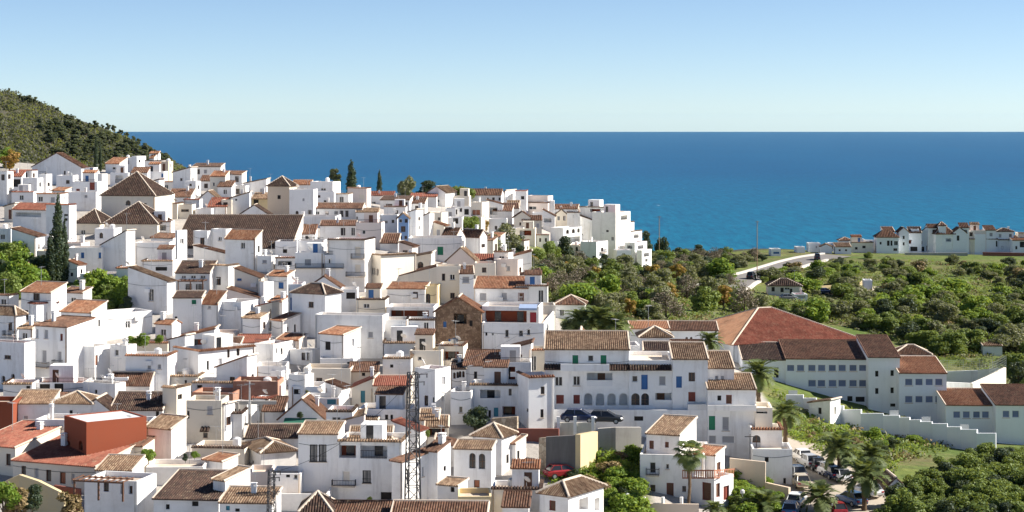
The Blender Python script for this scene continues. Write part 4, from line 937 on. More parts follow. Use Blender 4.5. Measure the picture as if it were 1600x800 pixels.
for p0, p1 in ((A_, B_), (B_, C_)):
    for s in range(14):
        q0 = p0.lerp(p1, s/14); q1 = p0.lerp(p1, (s+.45)/14); mb.quad(loc(q0), loc(q1), loc(q1+Vector((0, 0, .85))), loc(q0+Vector((0, 0, .85))))
    for zz in (0, .8):
        d_ = Vector((0, 0, .14)); q = [loc(p0+Vector((0, 0, zz))), loc(p1+Vector((0, 0, zz))), loc(p1+Vector((0, 0, zz))+d_), loc(p0+Vector((0, 0, zz))+d_)]; mb.quad(*q)
mb.build('railing', 'terracotta', hp)
# --- low left: red house group
H('long house with tan tiled roof and white front behind the red cube', 20,80,631,664,r='m',c='t',yr=611,w='s40,653,8,8',clutter=0)
H('dark red windowless house at the left edge', -40,20,628,672,k='rb',w='-',clutter=0)
H('white house with tan hip roofs left of the grey shed roofs', 80,143,631,664,r='h',c='t',yr=613,w='k111,645,5,8')
H('house with dark brown roof peeping over the tan hip roofs', 85,138,622,634,r='m',c='b',yr=608,w='-')
H('wide house with patched brown and grey roof left of the brick wall', 172,254,641,662,r='m',c='d',yr=614,w='k246,647,5,11')
H('white gable-end house in front of the patched roof', 120,180,648,664,r='e',yr=625,c='d',w='-')
H('brown-red cube house with two arched windows above the red roofs', 135,229,660,712,xs=98,a=36,k='rb',w='a107,696,5,15 a126,696,6,15',c='x',clutter=0,D=206,par=.1,d=6)
H('cream house with long red tiled roof and five windows, lower left', 20,150,730,772,a=-22,r='m',c='r',yr=690,k='c',w='w37,737,7,18 s57,739,6,15 w76,743,8,18 o98,747,9,18 s114,748,5,16',d=9)
H('cream house with red roof cut by the left edge', -45,24,700,745,xs=60,a=-24,r='m',c='r',yr=664,k='c',w='w13,718,7,18',d=9)
H('house with dark pergola terrace and arched windows, lower left', 132,214,752,800,a=-14,w='a191,762,6,20 a204,762,6,20 w166,758,8,20 G170,760,78,30',D=188,c='o',clutter=0)
H('house with dusty tan roof next to the red roof', 150,206,736,752,r='m',c='t',yr=714,w='-',D=196)
H('white house with tan tiled roof and dazzling gable, lower left', 229,268,671,728,xs=291,r='m',c='t',yr=653,w='k238,688,3,6',a=-30,clutter=0)
H('tall cream house with sunlit corner window left of the brick wall', 254,276,606,660,xs=298,k='c',w='k281,620,7,8',r='F',c='t')
H('unfinished red brick house shell on concrete pillars', 364,434,596,630,k='bk',w='-',name='brick_shell',cat='house',clutter=0,a=-3)
H('low red brick wall house left of the brick shell', 300,364,614,640,k='bk',w='-',clutter=0)
H('stained cream house with shuttered window below the brick wall', 291,346,626,694,k='di',w='s328,641,9,14 k292,648,8,12 w321,680,7,8 T321,671,14,5')
H('white house with wide gable and green awning, lower centre', 437,506,655,680,r='e',yr=625,c='b',w='Y470,658,50,9')
H('brown-roofed house right below the brick shell', 410,442,643,672,r='m',c='b',yr=622,w='-')
H('house with dark roof left below the wide gable', 382,466,685,704,r='m',c='d',yr=665,w='k395,690,3,4')
H('white house with orange-tan roof and two grilled windows', 466,528,679,800,r='m',c='t',yr=661,a=-4,w='v490,708,12,27 v504,708,12,27',D=203)
H('white house with ochre loggia and iron-railed terrace', 528,628,690,800,xs=640,a=-5,r='F',c='t',w='R542,703,28,25 l584,704,42,25 c541,745,12,18 B538,754,36,7 v573,745,13,20 k606,775,22,12',D=202)
H('house with tan tiled roof behind the ochre loggia', 545,612,686,700,r='m',c='t',yr=668,w='-',D=207)
H('small white house with striped tan roof above the loggia house', 546,590,657,676,r='m',c='t',yr=643,w='-')
H('white house with low hip roof left of the grilled windows', 408,463,708,742,xs=381,a=24,r='h',c='t',yr=690,w='k395,722,3,5')
H('low house with broad black-brown roof and two white chimneys', 240,342,782,810,a=-6,r='m',c='d',yr=740,w='k262,792,6,8 k305,786,10,10',D=185,d=9)
H('white house with slanting roof and blue-shaded wall in the foreground', 333,352,752,775,xs=391,a=-34,r='m',c='t',yr=733,w='-',D=187)
H('foreground house with mottled tan roof and teal window', 343,425,787,815,a=-4,r='m',c='t',yr=765,w='t356,794,6,7 k371,797,7,5',D=180)
H('foreground house with peaked brown roof near the small pylon', 470,516,800,820,r='p',c='d',yr=768,w='-',D=180)
H('foreground house with dark roof edge left of the lattice mast', 500,604,832,850,r='m',c='b',yr=786,w='-',D=176,d=7)
H('foreground house with striped brown roof under the lattice mast', 604,757,836,850,r='m',c='b',yr=786,w='-',D=174,d=7)
H('sunlit white house with brown roof right of the lattice mast', 612,629,723,772,xs=681,a=-42,r='m',c='b',yr=704,w='k637,745,3,24 s661,737,3,15',D=198)
H('white house with brown roof between lattice mast and tower house', 664,684,706,778,xs=704,a=-34,r='m',c='b',yr=690,w='k695,732,4,8',D=200)
tw = H('white tower house with hip roof and two arched windows',738,784,684,765,xs=805,a=-24,r='h',c='t',yr=664,w='k793,717,4,14',name='house',cat='house',D=208,clutter=0)
H('tw1',709,768,703,778,xs=776,a=-8,root=tw,r='m',c='t',yr=697,w='a738,720,10,24 a753,721,10,24 o745,756,9,12',D=203,d=3,clutter=0)
H('tw2',799,806,694,738,xs=822,a=-30,root=tw,r='m',c='b',yr=682,w='k810,711,4,14',D=210,clutter=0); H('tw3',800,812,732,760,xs=834,a=-34,root=tw,r='m',c='t',yr=720,w='-',D=205,clutter=0)
H('foreground house with brown hip roof and orange porch, bottom centre', 843,888,776,810,xs=943,a=-34,r='h',c='t',yr=752,w='d863,790,10,16 R912,788,14,20 R933,788,8,20',D=187,clutter=0)
H('low foreground house with brown roof left of the orange porch', 785,826,793,815,r='m',c='b',yr=779,w='-',D=186)
H('flat white foreground house with tiled parapet, bottom centre', 768,845,764,805,a=-3,r='F',c='d',w='k800,780,6,6',D=192)
H('yellow walled foreground house left of the flat white house', 716,768,776,810,k='y',w='-',D=190,c='w',clutter=0)
H('white kiosk house with green roof under the tower house', 684,716,760,790,xs=722,r='m',c='t',yr=752,w='k707,765,6,8',D=194)
H('house with tan roof and open porch right of the lattice mast', 655,685,657,690,r='m',c='t',yr=645,w='-')
H('round-roofed porch house with posts right of the lattice mast', 664,700,668,700,r='m',c='t',yr=652,k='c',w='R682,676,26,14')
H('white house with maroon roof line beside the porch house', 680,722,702,730,r='o',yr=690,c='b',w='-')
H('white house with flat terrace and flower pots in the low centre', 560,640,640,670,r='f',c='w',w='k604,652,5,8 k612,652,4,8')
H('white house behind the wide gable with blue terrace', 478,530,622,660,w='b510,612,5,12 t518,628,14,8')
H('white house with porch under the curved cream wall', 455,500,604,640,w='k464,612,10,8 L480,620,22,10')
H('white terrace house with plants left of the hip roof', 300,382,700,730,r='F',c='d',w='-',k='c')
H('small sunlit white house with orange ridge near the black-brown roof', 318,348,722,752,xs=372,r='m',c='o',yr=712,w='-',a=-32)
H('blue-shaded white house at the black-brown roof', 228,318,730,760,w='-',c='w')
H('pink curved wall house in front of the low hip roof', 388,424,738,770,k='p',w='-',c='w')
H('white house with open yard near the small pylon', 424,470,740,790,w='k450,740,6,12 x462,742,6,14')
H('white house with yard wall left of the foreground peaked roof', 430,512,772,800,w='-',c='w',clutter=0)
H('long white house with low roof behind the red cube', 140,232,662,690,w='-',r='F',c='t')
H('white house behind the stained cream house', 300,380,598,622,w='k312,604,8,5',r='F',c='t')
H('white house between brick shell and wide gable', 400,440,602,626,w='x420,612,8,4')
H('flat white house above the tall shuttered house', 5,50,600,632,w='k44,607,6,8',r='F',c='t')
H('white house with dark passage below the tall shuttered house', 50,130,598,626,w='k92,604,14,18 k70,606,16,12')
H('flat house with grey terrace behind the tan hip roofs', 130,180,600,634,xs=186,w='k150,612,4,6')
H('white house left of the plants terrace with dark door', 160,200,590,620,w='-')
H('cream flat house above the stained house', 262,310,588,612,k='c',w='w290,598,4,8',r='F',c='t')
H('white house with flat roof right of the slanting orange tiles', 400,440,580,606,xs=452,w='-')
H('white house with small dark windows above the cream teal-door house', 500,552,560,580,w='k545,568,5,5')
H('white house with twin roofs right of the black door house', 600,680,536,566,r='F',c='t',w='-')
H('cream house behind the arched-window row', 684,724,540,574,k='c',r='F',c='b',w='R704,556,26,14')
# --- far right: houses along the coast road
cg = dict(a=-2)
H('white end villa with red roof, left end of the coastal row', 1370,1404,371,396,r='h',c='b',yr=359,w='k1388,380,4,8 k1393,380,3,8 w1400,380,6,7 k1376,380,3,4 w1399,390,6,4', k='sw')
H('white villa with steep brown gables in the coastal row', 1404,1420,363,396,r='e',yr=356,c='b',w='k1412,371,3,5 k1412,381,3,5', k='sw')
H('white villa with dark roof and sunlit loggia in the coastal row', 1419,1440,364,396,r='m',c='d',yr=355,w='R1422,378,6,6 k1428,389,11,7', k='sw')
H('white gabled villa with many windows in the coastal row', 1433,1462,368,396,xs=1467,r='e',yr=356,c='d',w='w1439,379,4,5 k1451,376,5,10 k1437,389,4,7 k1442,389,4,7 o1450,388,5,8', k='sw')
H('white villa with red hip roof and turret in the coastal row', 1462,1492,366,396,r='h',c='b',yr=350,w='l1482,375,8,5 k1474,388,8,8', k='sw')
H('turret',1467,1478,353,362,root=HOUSES['white villa with red hip roof and turret in the coastal row'],r='p',c='b',yr=346,w='-',clutter=0, k='sw')
H('white villa with red gable right of the turret', 1489,1510,364,396,r='e',yr=356,c='b',w='k1497,372,4,8', k='sw')
H('yellow-white villa with brown roof in the coastal row', 1507,1523,374,396,xs=1537,r='m',c='b',yr=366,k='c',w='w1513,380,7,4')
H('pale pink villa behind the yellow-white villa', 1512,1541,360,376,k='p')
H('first terraced house of the right coastal row', 1538,1559,374,397,r='m',c='t',yr=367,w='k1555,381,7,9 k1545,387,3,5', k='sw')
H('second terraced house of the right coastal row', 1560,1581,375,398,r='m',c='t',yr=368,w='k1577,382,7,9 k1566,387,3,5', k='sw')
H('last terraced house at the right picture edge', 1582,1640,376,399,r='m',c='o',yr=369,w='k1597,382,7,9 k1588,387,3,5', k='sw')
H('white villa with dark roof behind the terraced row', 1556,1584,362,374,r='h',c='d',yr=357, k='sw')
H('tan villa at the right edge behind the terraced row', 1591,1620,364,380,k='c',r='F',c='b',w='-')
H('small white villa with tan roof before the sea', 1305,1330,386,397,r='m',c='t',yr=380,w='w1312,391,3,3 w1322,391,3,3',clutter=0, k='sw')
H('white villa with brown cone roof on the shore row', 1311,1331,376,386,r='p',c='b',yr=371,w='-',clutter=0, k='sw')
H('long low white villa on the shore row', 1330,1364,379,395,k='c',w='k1338,388,4,4 k1350,386,5,4',r='F',c='t')
H('little white villa with two gables on the shore row', 1282,1300,386,396,r='e',yr=382,c='t',w='-',clutter=0, k='sw')
H('white shore villa with flat roof at the left of the row', 1264,1282,380,394,w='-',clutter=0, k='sw')
H('lone white shore house with parasol terrace', 1245,1258,386,395,w='-',clutter=0, k='sw')
H('white beach house with blue windows near the road bend', 1205,1220,389,400,w='u1213,395,9,3',clutter=0, k='sw')
H('grey-roofed country house beside the coast road', 1200,1252,447,464,r='h',c='d',yr=436,w='k1208,452,5,7 k1222,453,5,7 x1230,451,8,4 k1236,455,4,8',k='p')
H('low blue-grey annexe of the country house', 1242,1262,460,470,w='s1252,464,14,5', k='sw')
H('small farm hut with grey and red roofs on the far slope', 1536,1566,541,556,r='m',c='t',yr=535,w='-',name='hut',cat='hut', k='sw')
H('white block house at the end of the sandy wall', 1350,1363,438,454,w='-',clutter=0, k='sw')

for i, (q, lab) in enumerate([((1380,1398,362,376),'white villa roof behind the left end villa'),((1424,1436,358,372),'narrow white villa behind the dark-roofed villa'),((1450,1466,356,370),'pale villa behind the gabled villa'),((1500,1514,356,370),'white villa behind the red gable villa'),((1523,1540,366,384),'small bright villa right of the yellow-white villa'),((1540,1556,360,372),'white villa behind the first terraced house'),((1294,1306,380,392),'tiny white villa in the middle of the shore row'),((1336,1352,374,384),'white villa behind the long low shore villa'),((1352,1370,376,394),'white flat villa at the right of the shore row')]):
    H(lab, *q, r='mfgmfmfff'[i], c='bbbbobttt'[i], clutter=0, k='sw')
# --- small houses wedged into the gaps of the village
vil = [(0,300),(120,285),(250,270),(420,296),(700,320),(880,345),(945,385),(905,395),(815,395),(832,470),(850,540),(840,600),(720,690),(690,770),(400,790),(0,790)]
gar = [(-10,375),(60,400),(110,430),(215,440),(250,492),(250,538),(160,538),(150,492),(-10,490)]
fr_ = random.Random(21); used = set(); made = 0
KINDW = ['small white house', 'little white house', 'low white house', 'narrow white house']
def words(t): return len(t.replace(',', ' ').split())
for t_ in range(5000):
    if made >= 110: break
    px = fr_.uniform(0, 930); py = fr_.uniform(272, 785)
    if not inpoly(np.array([px]), np.array([py]), vil)[0] or inpoly(np.array([px]), np.array([py]), gar)[0]: continue
    D_ = locate(px, py, 640); sc_ = F/D_; w_ = fr_.uniform(2.6, 5.2)*sc_; h_ = fr_.uniform(2.8, 5.2)*sc_; x0, x1, y0, y1 = px-w_/2, px+w_/2, py-h_, py
    if y0 < np.interp(px, [0, 250, 380, 470, 560, 700, 860, 960], [262, 250, 278, 290, 299, 304, 316, 340]): continue
    g0 = np.linspace(x0+1, x1-1, 9); g1 = np.linspace(y0+1, y1-1, 9); XX, YY = np.meshgrid(g0, g1); bad = np.zeros(XX.shape, bool); hid = np.zeros(XX.shape, bool)
    for (a0, a1, b0, b1, dd, lb) in RECT:
        ins = (XX > a0) & (XX < a1) & (YY > b0) & (YY < b1)
        if dd > D_: bad |= ins
        else: hid |= ins
    if (bad & ~hid).mean() > .16 or (~hid).mean() < .30: continue
    near = sorted((( (a0+a1)/2-px)**2+((b0+b1)/2-py)**2, lb, (a0+a1)/2, dd) for (a0, a1, b0, b1, dd, lb) in RECT if words(lb) > 4 and words(lb) <= 9 and lb not in used and not lb.startswith('~'))
    if not near: continue
    _, lb, cx_, dd = near[0]; used.add(lb); rel_ = 'behind' if dd < D_-4 else ('right of' if px > cx_ else 'left of')
    kw = {}
    rf = fr_.choice('ffFFmmgno'); kk = fr_.choice(['w']*7+['c', 'p', 'di'])
    col_ = {'w': 'white', 'c': 'cream', 'p': 'pinkish', 'di': 'stained'}[kk]
    side = fr_.random() < .6
    H(f"{fr_.choice(['small', 'little', 'low', 'narrow'])} {col_} house {rel_} the {lb}", x0, x1-(w_*.25 if side else 0), y0, y1, xs=x1 if side else None, r=rf, c=fr_.choice('bobtorbd'), k=kk); made += 1

# ------------------------------------------------------------------ planting
def leaf_mesh(name, seed, n, lumps, leaf, mats, trunk=None, aspect=1.5, flat=.6):
    """lumps: (x,y,z,rx,rz); leaf-sized faces spread through them"""
    r = np.random.RandomState(seed); L = np.array(lumps); wgt = L[:, 3]**2*L[:, 4]; wgt = wgt**.67; k = r.choice(len(L), n, p=wgt/wgt.sum())
    d = r.normal(size=(n, 3)); d /= np.linalg.norm(d, axis=1)[:, None]; rad = r.uniform(.45, 1.05, n)**.6
    c = L[k, :3]+d*np.stack([L[k, 3], L[k, 3], L[k, 4]], -1)*rad[:, None]
    nr = d+r.normal(size=(n, 3))*flat; nr /= np.linalg.norm(nr, axis=1)[:, None]
    u = np.cross(nr, r.normal(size=(n, 3))); u /= np.linalg.norm(u, axis=1)[:, None]; v = np.cross(nr, u)
    s = leaf*r.uniform(.6, 1.3, n)[:, None]; u = u*s*aspect; v = v*s
    V = np.stack([c-u*.5-v*.35, c+u*.1-v*.5, c+u*.5+v*.1, c-u*.05+v*.5], 1).reshape(-1, 3)
    vs = V; fs = [tuple(range(4*i, 4*i+4)) for i in range(n)]; mi = [0]*n
    if trunk:
        tb = MB()
        for pts_, rads in trunk: tb.tube(pts_, rads, 6)
        o = len(vs); vs = np.concatenate([vs, np.array(tb.v)]); fs += [tuple(i+o for i in q) for q in tb.f]; mi += [1]*len(tb.f)
    me = bpy.data.meshes.new(name); me.from_pydata(vs.tolist(), [], fs)
    for x in mats: me.materials.append(MATS[x])
    me.polygons.foreach_set('material_index', mi)
    a = me.attributes.new('leafvar', 'FLOAT', 'FACE'); lv = np.zeros(len(fs), np.float32); lv[:n] = np.clip(r.normal(.5, .22, len(L))[k]*.6+r.uniform(0, .4, n), 0, 1); a.data.foreach_set('value', lv)
    return me
def lump_set(seed, n, w, h, z0, r0=.42, squash=1.0):
    r = random.Random(seed); out = []
    for i in range(n):
        an = r.uniform(0, 6.28); q = r.uniform(0, 1)**.5; z = r.uniform(.12, .88); lim = math.sin(math.pi*min(1, .22+z*.72))
        rr_ = r.uniform(.7, 1.15)*r0*w/2
        out.append((math.cos(an)*q*w/2*lim*.72, math.sin(an)*q*w/2*lim*.72, z0+z*h, rr_, rr_*.85*squash))
    return out
PROTO = {}
def make_proto(kind, var, leafm, n, w, h, z0, nl, leaf, r0=.42, th=.12, squash=1.0, aspect=1.5):
    sd = sum(map(ord, kind))*7+var; rr = random.Random(sd)
    lumps = lump_set(sd, nl, w, h-z0, z0, r0, squash)
    tr = [([(0, 0, -.6), (rr.uniform(-.1, .1), rr.uniform(-.1, .1), z0+.3), (rr.uniform(-.2, .2), rr.uniform(-.2, .2), h*.75)], [th, th*.75, th*.25])]
    for i in range(4):
        l_ = lumps[i % nl]; tr.append(([(0, 0, z0*.8), (l_[0]*.5, l_[1]*.5, (z0+l_[2])*.5), l_[:3]], [th*.55, th*.4, th*.12]))
    PROTO.setdefault(kind, []).append((leaf_mesh(kind+'_crown', sd, n, lumps, leaf, [leafm]), leaf_mesh('t', sd, 1, lumps, .001, [leafm, 'bark'], tr), leaf_mesh(kind, sd, n, lumps, leaf, [leafm, 'bark'], tr), h))
for v_ in range(4):
    make_proto('round', v_, 'leaf_green', 2600, 4.8, 4.4, -.1, 17, .26); make_proto('dark', v_, 'leaf_dark', 2600, 4.8, 4.8, -.1, 17, .26)
    make_proto('olive', v_, 'leaf_olive', 2300, 4.8, 4.4, 0, 16, .25, .40); make_proto('bright', v_, 'leaf_bright', 1900, 4.2, 3.0, .1, 13, .26)
for v_ in range(3):
    make_proto('autumn', v_, 'leaf_autumn', 1300, 4.0, 4.8, .7, 12, .24, .36); make_proto('bare', v_, 'leaf_bare', 1500, 4.8, 4.4, .2, 16, .16, .38, .14, 1.0, 3.5)
    make_proto('pine', v_, 'leaf_pine', 1500, 5.0, 6.0, 1.8, 10, .38, .40, .22, .7); make_proto('dry', v_, 'leaf_dry', 1300, 3.6, 2.6, .1, 10, .24)
for v_ in range(2):
    rr = random.Random(v_+50); lumps = [(rr.uniform(-.1, .1), rr.uniform(-.1, .1), .5+i*.52, .62*math.sin(math.pi*min(1, .30+.70*(i/17.))**1.0)**.7*rr.uniform(.85, 1.15)+.08, .6) for i in range(18)]
    tr = [([(0, 0, -.6), (0, 0, 5), (0, 0, 9)], [.16, .12, .03])]
    PROTO.setdefault('cypress', []).append((leaf_mesh('c', 60+v_, 3600, lumps, .17, ['leaf_dark'], None, 1.8), leaf_mesh('ct', 60, 1, lumps, .001, ['leaf_dark', 'bark'], tr), leaf_mesh('cypress', 60+v_, 3600, lumps, .17, ['leaf_dark', 'bark'], tr), 9.9))
trng = random.Random(11)
def tree(kind, px, py, hpx, label, group=None, parts=False, name=None, D=None, wide=1.0, far=False, cat='tree', dmax=1500):
    if D is None: p, D = ground(px, py, dmax, far)
    else: p = P(px, py, D)
    cr, tr, both, h = trng.choice(PROTO[kind]); s = hpx*D/F/h; sz = max(s*.6, min(s*2.2, (-(py-hpx-PY0)/F*D-p.z)/h)); nm = name or {'cypress': 'cypress_tree', 'pine': 'pine_tree', 'bright': 'shrub', 'dry': 'shrub', 'autumn': 'autumn_tree', 'bare': 'bare_tree', 'olive': 'olive_tree', 'dark': 'evergreen_tree', 'round': 'leafy_tree'}.get(kind, 'tree')
    if parts:
        o = empty(nm, p, trng.uniform(0, 6.28)); obj('crown', cr, o); obj('trunk', tr, o)
    else: o = obj(nm, both); o.location = p; o.rotation_euler = (0, 0, trng.uniform(0, 6.28))
    w_ = s*wide*trng.uniform(.9, 1.12); o.scale = (w_, w_, sz)
    return tag(o, label, cat, group)
def scatter(poly, n, mix, h0, h1, labels, group, mind=.55, wide=1.1):
    """countable trees standing in a patch of ground; spacing kept"""
    xs = [p[0] for p in poly]; ys = [p[1] for p in poly]; got = []; tries = 0
    while len(got) < n and tries < n*25:
        tries += 1; x, y = trng.uniform(min(xs), max(xs)), trng.uniform(min(ys), max(ys))
        if not inpoly(np.array([x]), np.array([y]), poly)[0]: continue
        t = (y-min(ys))/(max(ys)-min(ys)+1e-6); hp_ = (h0+(h1-h0)*t)*trng.choice([trng.uniform(.5, .9), trng.uniform(.8, 1.2), trng.uniform(1.0, 1.55)])
        if x > 1000 and any(a0-3 < x < a1+3 and y > b0+2 and y-hp_ < b1-3 and b1 < y+4 for (a0, a1, b0, b1, dd, lb) in RECT): continue
        if any(abs(x-q[0]) < mind*(hp_+q[2])*.5 and abs(y-q[1]) < .35*mind*(hp_+q[2])*.5 for q in got): continue
        got.append((x, y, hp_)); kind = trng.choices([m[0] for m in mix], [m[1] for m in mix])[0]
        side = ('left', 'centre', 'right')[min(2, int(3*(x-min(xs))/(max(xs)-min(xs))))]; rw = ('back', 'middle', 'front')[min(2, int(3*t))]
        tree(kind, x, y, hp_, labels[kind]+f', {rw} {side}', group+f', {rw} {side}', wide=wide, cat='shrub' if kind in ('bright', 'dry') else 'tree')
VA = {'bare': 'leafless grey-brown tree in the valley below the spur', 'olive': 'grey-green tree in the valley below the spur', 'dark': 'dark green tree in the valley below the spur', 'autumn': 'orange autumn tree in the valley below the spur', 'round': 'mid-green tree in the valley below the spur', 'bright': 'yellow-green shrub in the valley below the spur'}
scatter([(835,430),(900,405),(1000,420),(1110,425),(1150,450),(1200,480),(1190,500),(1110,490),(1040,505),(985,505),(930,495),(860,470)], 125, [('bare',28),('olive',34),('dark',10),('autumn',10),('round',10),('bright',10)], 17, 30, VA, 'valley trees below the spur', .5, 1.25)
VB = {'dark': 'dark tree at the foot of the spur houses', 'olive': 'grey-green tree at the foot of the spur houses', 'autumn': 'orange tree at the foot of the spur houses', 'bare': 'brown leafless tree at the foot of the spur houses', 'round': 'green tree at the foot of the spur houses'}
scatter([(775,402),(835,404),(880,420),(1015,428),(1010,440),(900,440),(835,450),(800,425)], 40, [('dark',34),('olive',28),('autumn',14),('bare',10),('round',14)], 18, 24, VB, 'trees at the foot of the spur', .5, 1.2)
VC = {'dark': 'dark bush on the headland left of the coast road', 'olive': 'olive-green bush on the headland left of the coast road', 'bare': 'brownish bush on the headland left of the coast road', 'round': 'green bush on the headland left of the coast road', 'bright': 'bright shrub on the headland left of the coast road'}
scatter([(1005,408),(1060,396),(1190,396),(1215,402),(1140,425),(1060,430),(1000,425)], 62, [('dark',32),('olive',24),('bare',26),('round',18)], 11, 17, VC, 'bushes on the headland', .5, 1.7)
VD = {'round': 'green tree on the terraces below the coastal row', 'dark': 'dark tree on the terraces below the coastal row', 'bright': 'light green shrub on the terraces below the coastal row', 'olive': 'grey-green tree on the terraces below the coastal row', 'dry': 'dry yellow shrub on the terraces below the coastal row'}
scatter([(1190,432),(1290,404),(1420,404),(1600,408),(1640,412),(1640,470),(1200,470)], 105, [('round',22),('dark',14),('olive',34),('bright',26),('dry',4)], 10, 20, VD, 'trees below the coastal row', .42, 1.6)
VE = {'round': 'round green orchard tree behind the school', 'dark': 'dark green orchard tree behind the school', 'olive': 'pale grey-green tree behind the school', 'bright': 'bright green shrub behind the school'}
scatter([(1200,480),(1640,466),(1640,556),(1460,556),(1390,528),(1300,505),(1200,500)], 140, [('round',38),('dark',14),('olive',32),('bright',16)], 17, 27, VE, 'orchard behind the school', .42, 1.5)
VF = {'round': 'green tree right behind the sports court', 'dark': 'dark tree right behind the sports court'}
scatter([(1575,560),(1640,560),(1640,620),(1580,615)], 14, [('round',60),('dark',40)], 26, 30, VF, 'trees by the sports court')
VG = {'round': 'leafy citrus tree in the lower right orchard', 'dark': 'dark leafy tree in the lower right orchard'}
scatter([(1480,735),(1550,716),(1640,712),(1640,822),(1376,822),(1395,792)], 165, [('round',82),('dark',18)], 24, 33, VG, 'orchard at the lower right', .42, 1.3)
VH = {'bright': 'bright green shrub on the slope below the school', 'round': 'rounded green bush on the slope below the school', 'dark': 'dark bush on the slope below the school', 'dry': 'dry ochre shrub on the slope below the school'}
scatter([(1212,618),(1250,628),(1262,660),(1330,662),(1420,670),(1500,692),(1420,705),(1380,740),(1345,735),(1262,690),(1240,680)], 30, [('bright',66),('round',18),('dark',10),('dry',6)], 9, 17, VH, 'shrubs below the school', .42, 1.4)
VI = {'bright': 'bright green shrub on the bank beside the villa', 'round': 'green bush on the bank beside the villa', 'dark': 'dark bush on the bank beside the villa', 'dry': 'brown dry bush on the bank beside the villa'}
scatter([(870,742),(930,705),(998,712),(1000,812),(950,812),(900,760)], 60, [('bright',66),('round',16),('dark',12),('dry',6)], 15, 24, VI, 'shrubs on the bank left of the villa', .42, 1.4)
VJ = {'bright': 'yellow-green shrub right of the villa', 'round': 'green bush right of the villa'}
scatter([(1146,745),(1180,740),(1215,790),(1210,815),(1140,815)], 26, [('bright',75),('round',25)], 14, 22, VJ, 'shrubs right of the villa', .4, 1.4)
VK = {'bright': 'lush bright green bush in the upper left garden', 'round': 'green tree in the upper left garden', 'dark': 'dark tree in the upper left garden'}
scatter([(-10,400),(34,412),(62,436),(104,440),(30,470),(-10,480)], 26, [('bright',45),('round',35),('dark',20)], 26, 34, VK, 'garden at the upper left', .42, 1.15)
VL = {'bright': 'bright green shrub behind the sunlit curved wall', 'round': 'green bush behind the sunlit curved wall', 'dark': 'dark bush behind the sunlit curved wall'}
scatter([(112,452),(200,452),(215,480),(205,492),(175,490),(120,470)], 24, [('bright',50),('round',40),('dark',10)], 24, 34, VL, 'garden behind the curved wall', .42, 1.15)
# single trees
tree('cypress', 90, 442, 142, 'tallest dark cypress in the left half, by the upper garden', parts=True, wide=1.05)
tree('cypress', 79, 444, 84, 'shorter cypress touching the tallest one on its left', parts=True, wide=1.25)
tree('cypress', 101, 441, 104, 'slim ragged cypress touching the tallest one on its right', parts=True, wide=.9)
tree('cypress', 150, 268, 57, 'cypress on the ridge, left one of the pair', parts=True, wide=.75); tree('cypress', 157, 268, 46, 'cypress on the ridge, right one of the pair', parts=True, wide=.75)
for px, py, h, k, w_, lab in [(525,294,31,'pine',1.0,'rounded conifer left of the tall skyline conifer'),(549,297,49,'cypress',2.1,'tallest conifer on the central skyline'),(593,303,39,'cypress',1.6,'slim dark conifer in the middle of the skyline'),
   (636,306,33,'olive',1.0,'feathery tree right of the slim skyline conifer'),(664,304,21,'dark',2.1,'round black-green tree left of the skyline gable'),(694,303,14,'dark',2.2,'flat dark tree behind the skyline gable'),(722,305,16,'round',2.2,'broad green tree right of the skyline gable'),(762,303,10,'dark',2.0,'low dark tree behind the brown skyline roof'),
   (1035,398,28,'dark',1.0,'dark conifer on the headland against the sea'),(1012,392,30,'dark',.9,'dark tree right behind the sea-end terraces'),(736,366,30,'round',1.0,'green tree left of the yellow autumn tree'),(757,366,30,'autumn',.9,'yellow autumn tree among the spur houses'),
   (790,398,46,'olive',.9,'tall grey-green tree in front of the spur houses'),(770,402,36,'olive',1.0,'broad bluish tree below the yellow autumn tree'),(812,398,30,'dark',1.0,'dark tree below the cream spur house'),(880,412,42,'dark',.9,'dark tall tree before the arcade house'),(862,412,36,'round',.9,'green tree before the rounded terraces'),(905,418,22,'dark',1.2,'dark shrub tree at the lowest spur house')]:
    tree(k, px, py, h, lab, parts=True, wide=w_, dmax=640)
tree('dark', 742, 676, 42, 'broad dark tree in the alley below the loggia house', parts=True, wide=1.35); tree('autumn', 15, 270, 38, 'rust and green tree at the left edge under the hill', parts=True, wide=1.2, dmax=640); tree('bright', 8, 262, 28, 'green tree top at the left edge under the hill', parts=True, dmax=640, cat='tree', name='tree')
tree('round', 872, 546, 30, 'round green bush on the wall left of the apartment block', parts=True, D=258); tree('dark', 890, 538, 40, 'leafy tree beside the garden palms', parts=True, D=272)
tree('dark', 50, 803, 44, 'dark bush in the yard at the lower left corner', parts=True, D=182); tree('dry', 25, 806, 40, 'dry straggly bush at the lower left corner', parts=True, D=181, cat='shrub'); tree('dry', 108, 806, 34, 'brown climbing plant by the maroon wall', D=183, cat='shrub'); tree('bright', 4, 800, 42, 'green bush cut by the lower left corner', D=180, cat='shrub')
